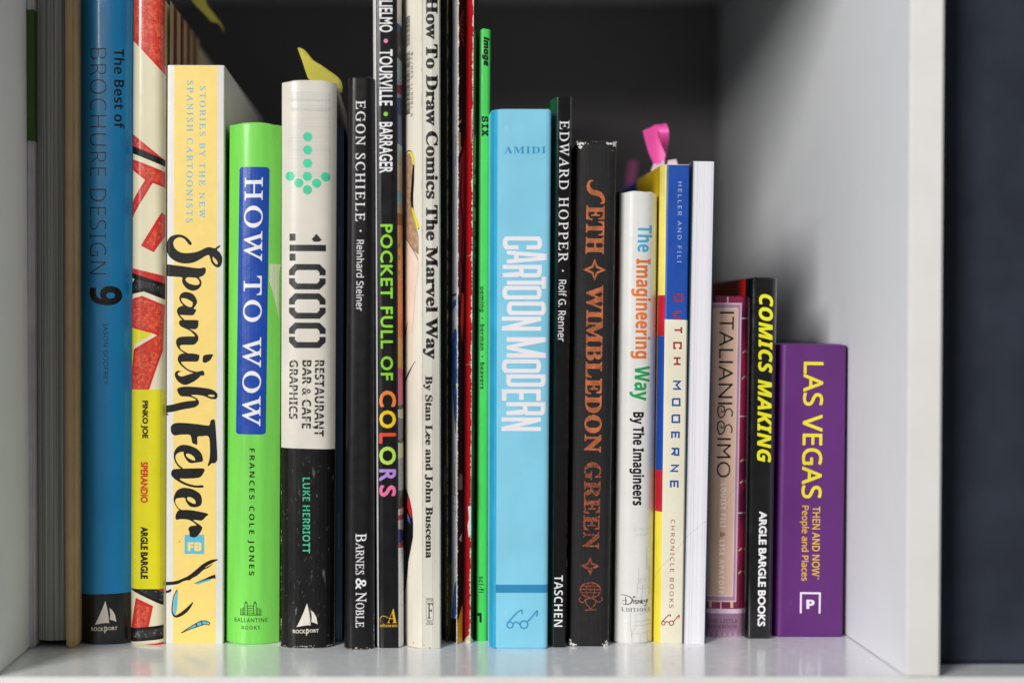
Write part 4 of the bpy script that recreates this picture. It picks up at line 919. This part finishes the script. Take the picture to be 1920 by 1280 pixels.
B.text('publisher', K('plum_ink', (84, 54, 76)), 'THE LITTLE', 'serif', 1328, 1383.5, 1159.5, 1166.6, up=True, space=1.1); B.text('publisher', K('plum_ink', (84, 54, 76)), 'BOOKROOM', 'serif', 1326.5, 1381.5, 1169.8, 1176.8, up=True, space=1.1)
for (xa, ya), (xb, yb2) in (((1364.5, 556), (1364.5, 567)), ((1390, 596), (1400, 596)), ((1386, 779), (1397, 779)), ((1383, 960), (1394, 960)), ((1351.5, 1127), (1351.5, 1140))): B.line('frame', pk, [(xa, ya), (xb, yb2)], 2, False)
gl = K('straw_print', (216, 180, 150))
for y in (655, 703, 858, 1025, 1068, 898): B.line('tartan_print', gl, [(1383+(1127-y)*.02, y+6), (1389.5+(1127-y)*.02, y+1)], 2.6, False)
for x in (1332, 1372): B.poly('tartan_print', gl, [(x-2.6, 1127), (x+2.6, 1127), (x+2.6, 1138), (x-2.6, 1138)])
B.done()

# ------------------------------------------------------------------ T: comics making
pg = K('patent_black', (5, 4, 5), rough=.2, coat=.8, mott=.05)
B = Book('hardcover_book', 'glossy black comics hardcover with slanted bright yellow capitals and red cover edge', (1405, 1461), (1396, 1451.5), 519, 1197, pg, .17,
         [(0, .0036), (.03, .0020), (.09, .0008), (.16, .0001), (.25, 0), (.75, 0), (.86, .0002), (.93, .0012), (1, .0040)], top_drop=.0012)
B.text('title', K('acid_yellow_ink', (232, 226, 40), rough=.3), 'COMICS MAKING', 'boldital', 1423.2, 1450, 551, 865.6, dx=-4.2, offset=.016, space=1.05)
B.text('publisher', white, 'ARGLE BARGLE BOOKS', 'gill', 1423.2, 1438.2, 956.8, 1173, dx=-3.3, offset=.04)
B.side('cover_print', K('signal_red', (226, 20, 16)), 'L', .0080, .021, 521, 1196); B.side('cover_print', K('burnt_orange', (190, 74, 20)), 'L', .0211, .165, 521, 1196)
B.done()

# ------------------------------------------------------------------ U: las vegas
pur = K('royal_purple', (92, 28, 110), rough=.44, coat=.1, mott=.07, mscale=26, bump=.0005, bscale=900, scratch=((132, 76, 150), .10))
B = Book('hardcover_book', 'short thick purple hardcover with yellow LAS VEGAS title, last in the row', (1463, 1591), (1452.5, 1584), 643, 1193.5, pur, .14,
         [(0, .0030), (.015, .0016), (.04, .0007), (.07, .0001), (.1, 0), (.93, 0), (.955, .0002), (.965, .0004), (.975, .0022), (1, .0034)], top_drop=.0006, wob=.0004)
B.poly('cloth_edge', K('soft_black', (20, 18, 22), rough=.6), [(1588.6, 645), (1593, 645), (1586, 1193), (1580.4, 1193)])
yv = K('vegas_yellow_ink', (234, 216, 44), rough=.4); yo = K('amber_ink', (226, 184, 50), rough=.4)
B.text('title', yv, 'LAS VEGAS', 'sans', 1506.6, 1544.5, 677, 932.5, dx=-4, offset=.018, space=1.03)
B.text('subtitle', yo, 'THEN AND NOW', 'sans', 1523.3, 1538, 947.4, 1078.5, dx=-1.2, offset=.016); B.line('subtitle', yo, disc(1534, 1082.3, 1.6, n=8), .6, True, True)
B.text('subtitle', yo, 'People and Places', 'sans', 1500, 1517.2, 946.2, 1087, dx=-1.2, offset=.014)
pw2 = K('lilac_white_ink', (236, 222, 238))
B.line('publisher_logo', pw2, [(1501.3, 1148), (1501.8, 1110), (1537.3, 1110), (1536.6, 1148)], 3.6, False)
B.text('publisher_logo', pw2, 'P', 'bold', 1512, 1527.4, 1122.2, 1139.6, up=True, offset=.02)
B.done()

# ------------------------------------------------------------------ sticky notes
def sheet(name, label, outline, Yf, m, curl=lambda x, y: 0, thick=.00012, soft=True):
    """paper slip: outline in photo pixels on the plane Y, then curled in depth"""
    vs, fs = fill([smooth_path(outline, 4, True) if soft else outline])
    bm = bmesh.new(); o = at_depth(*outline[-1], Yf)
    P = [at_depth(x, y, Yf)-o for x, y in vs]
    V = [bm.verts.new(p) for p in P]
    for f in fs: bm.faces.new([V[i] for i in f])
    for k in range(1, 8):
        for ax in (0, 2):
            c0 = [p[ax] for p in P]; lo, hi = min(c0), max(c0); co = Vector((0, 0, 0)); co[ax] = lo+(hi-lo)*k/8; no = Vector((0, 0, 0)); no[ax] = 1
            bmesh.ops.bisect_plane(bm, geom=bm.verts[:]+bm.edges[:]+bm.faces[:], plane_co=co, plane_no=no, dist=1e-7)
    zl = max(p.z for p in P); xl = max(p.x for p in P) or 1
    for v in bm.verts: v.co.y += curl(v.co.x/xl, v.co.z/zl)
    bmesh.ops.solidify(bm, geom=bm.faces[:], thickness=thick)
    r = from_bm(name, bm, m, None, 60); r.location = o; tag(r, label, 'sticky note'); return r
ynote = K('yellow_note_paper', (206, 196, 78), rough=.7, mott=.03)
n4 = lambda *P: [(420+x/2.977, y/2.977) for x, y in P]
sheet('sticky_note', 'curled yellow sticky note poking out of the off white and black hardcover', n4((410, 262), (432, 266), (462, 292), (500, 345), (545, 375), (590, 408), (635, 440), (662, 480), (664, 545), (620, 520), (540, 500), (490, 480), (470, 440), (440, 350), (418, 290)),
      -.0100+.02, ynote, lambda x, z: .012*x*x+.003*z)
sheet('sticky_note', 'yellow sticky note leaning out above the striped comic hardcover at top left', [(352, -40), (362, 5), (385, 28), (392, 35), (402, 33), (408, 40), (411, 48), (408, 34), (398, 20), (385, 2), (380, -40)],
      .05, ynote, lambda x, z: .02*x)
pf = K('pink_flag_film', (240, 82, 170), rough=.45, mott=.05)
clear = K('pale_flag_end', (226, 204, 214), rough=.35)
p4 = lambda *P: [(1050+x/3.413, 188+y/3.413) for x, y in P]
def flag(label, film, end, Y, c):
    o = sheet('page_flag', label, film, Y, pf, c, soft=False); e = sheet('clear_end', label, end, Y, clear, soft=False)
    for k in ('label', 'category'): del e[k]
    e.parent = o; e.matrix_parent_inverse = Matrix.Translation(-Vector(o.location)); return o
flag('left and wider of two bright pink page flags above the blue and cream paperback', p4((528, 197), (570, 178), (605, 160), (622, 168), (632, 228), (650, 285), (676, 350), (668, 385), (632, 412), (600, 405), (566, 330), (545, 262)),
     p4((600, 405), (632, 412), (668, 385), (672, 480), (580, 480), (585, 440)), .034, lambda x, z: .0012*math.sin(3*x))
flag('right and narrower of two bright pink page flags above the blue and cream paperback', p4((606, 150), (640, 151), (686, 144), (694, 215), (708, 290), (742, 378), (692, 386), (668, 318), (646, 250), (630, 200)),
     p4((690, 386), (742, 378), (752, 404), (756, 480), (676, 480)), .030, lambda x, z: .004*z*z-.003*x)
sheet('page_flag', 'blurred pink page flag deeper in the shelf beside the black cloth book', [(1180, 308), (1187, 302), (1194, 304), (1190, 330), (1186, 362), (1174, 362)], .19, K('dim_pink_film', (190, 84, 146), rough=.5))
for o in [o for o in C.objects if o.name.startswith('page_flag')]: o['category'] = 'page flag'
# (flags stick out of the cream and blue paperback)
# ------------------------------------------------------------------ a stray hair across the right books
a = at_floor(1198, 1222); pts = []
for px, py, Y in ((1178, 1130, -.0165), (1184, 1190, -.0175), (1197, 1221, -.0185)): pass
hair = [at_depth(px, py, Y) for px, py, Y in ((1226, 1085, -.0165), (1240, 1062, -.0163), (1262, 1040, -.0170), (1284, 1010, -.0175), (1312, 985, -.0172), (1330, 972, -.0165), (1352, 952, -.0120), (1368, 928, -.0075), (1382, 912, -.0062))]
hb = smooth_path([(p.x, p.z) for p in hair], 4); hy = [hair[min(len(hair)-1, i//4)].y*(1-(i % 4)/4)+hair[min(len(hair)-1, i//4+1)].y*((i % 4)/4) for i in range(len(hb))]
h_ = tube('stray_hair', [(x, y, z) for (x, z), y in zip(hb, hy)], .000035, K('hair', (90, 84, 80), rough=.5), None, 5)
tag(h_, 'fine stray hair lying across the spines right of the cream paperback', 'hair')

for o in list(C.objects):
    if o.parent is None and o.get('category') == 'book': o['group'] = 'books standing in a row on the shelf'
    if o.parent is None and o.get('category') in ('page flag', 'sticky note'): o['group'] = {'page flag': 'pink page flags', 'sticky note': 'yellow sticky notes'}[o['category']]

# dust and crumbs on the shelf board
bm = bmesh.new(); rd = random.Random(77)
for i in range(150):
    x, y, r_ = rd.uniform(XL+.004, XR-.004), rd.uniform(FY+.004, -.018), rd.choice((.00006, .00009, .00014, .0002))
    g_ = bmesh.ops.create_icosphere(bm, subdivisions=1, radius=r_); q_ = rd.uniform(.4, 2.5)
    for v in g_['verts']: v.co = Vector((v.co.x*q_+x, v.co.y+y, abs(v.co.z)*.7+.00002))
du = from_bm('dust', bm, K('dust_grey', (150, 146, 140), rough=1), None); du['kind'] = 'stuff'
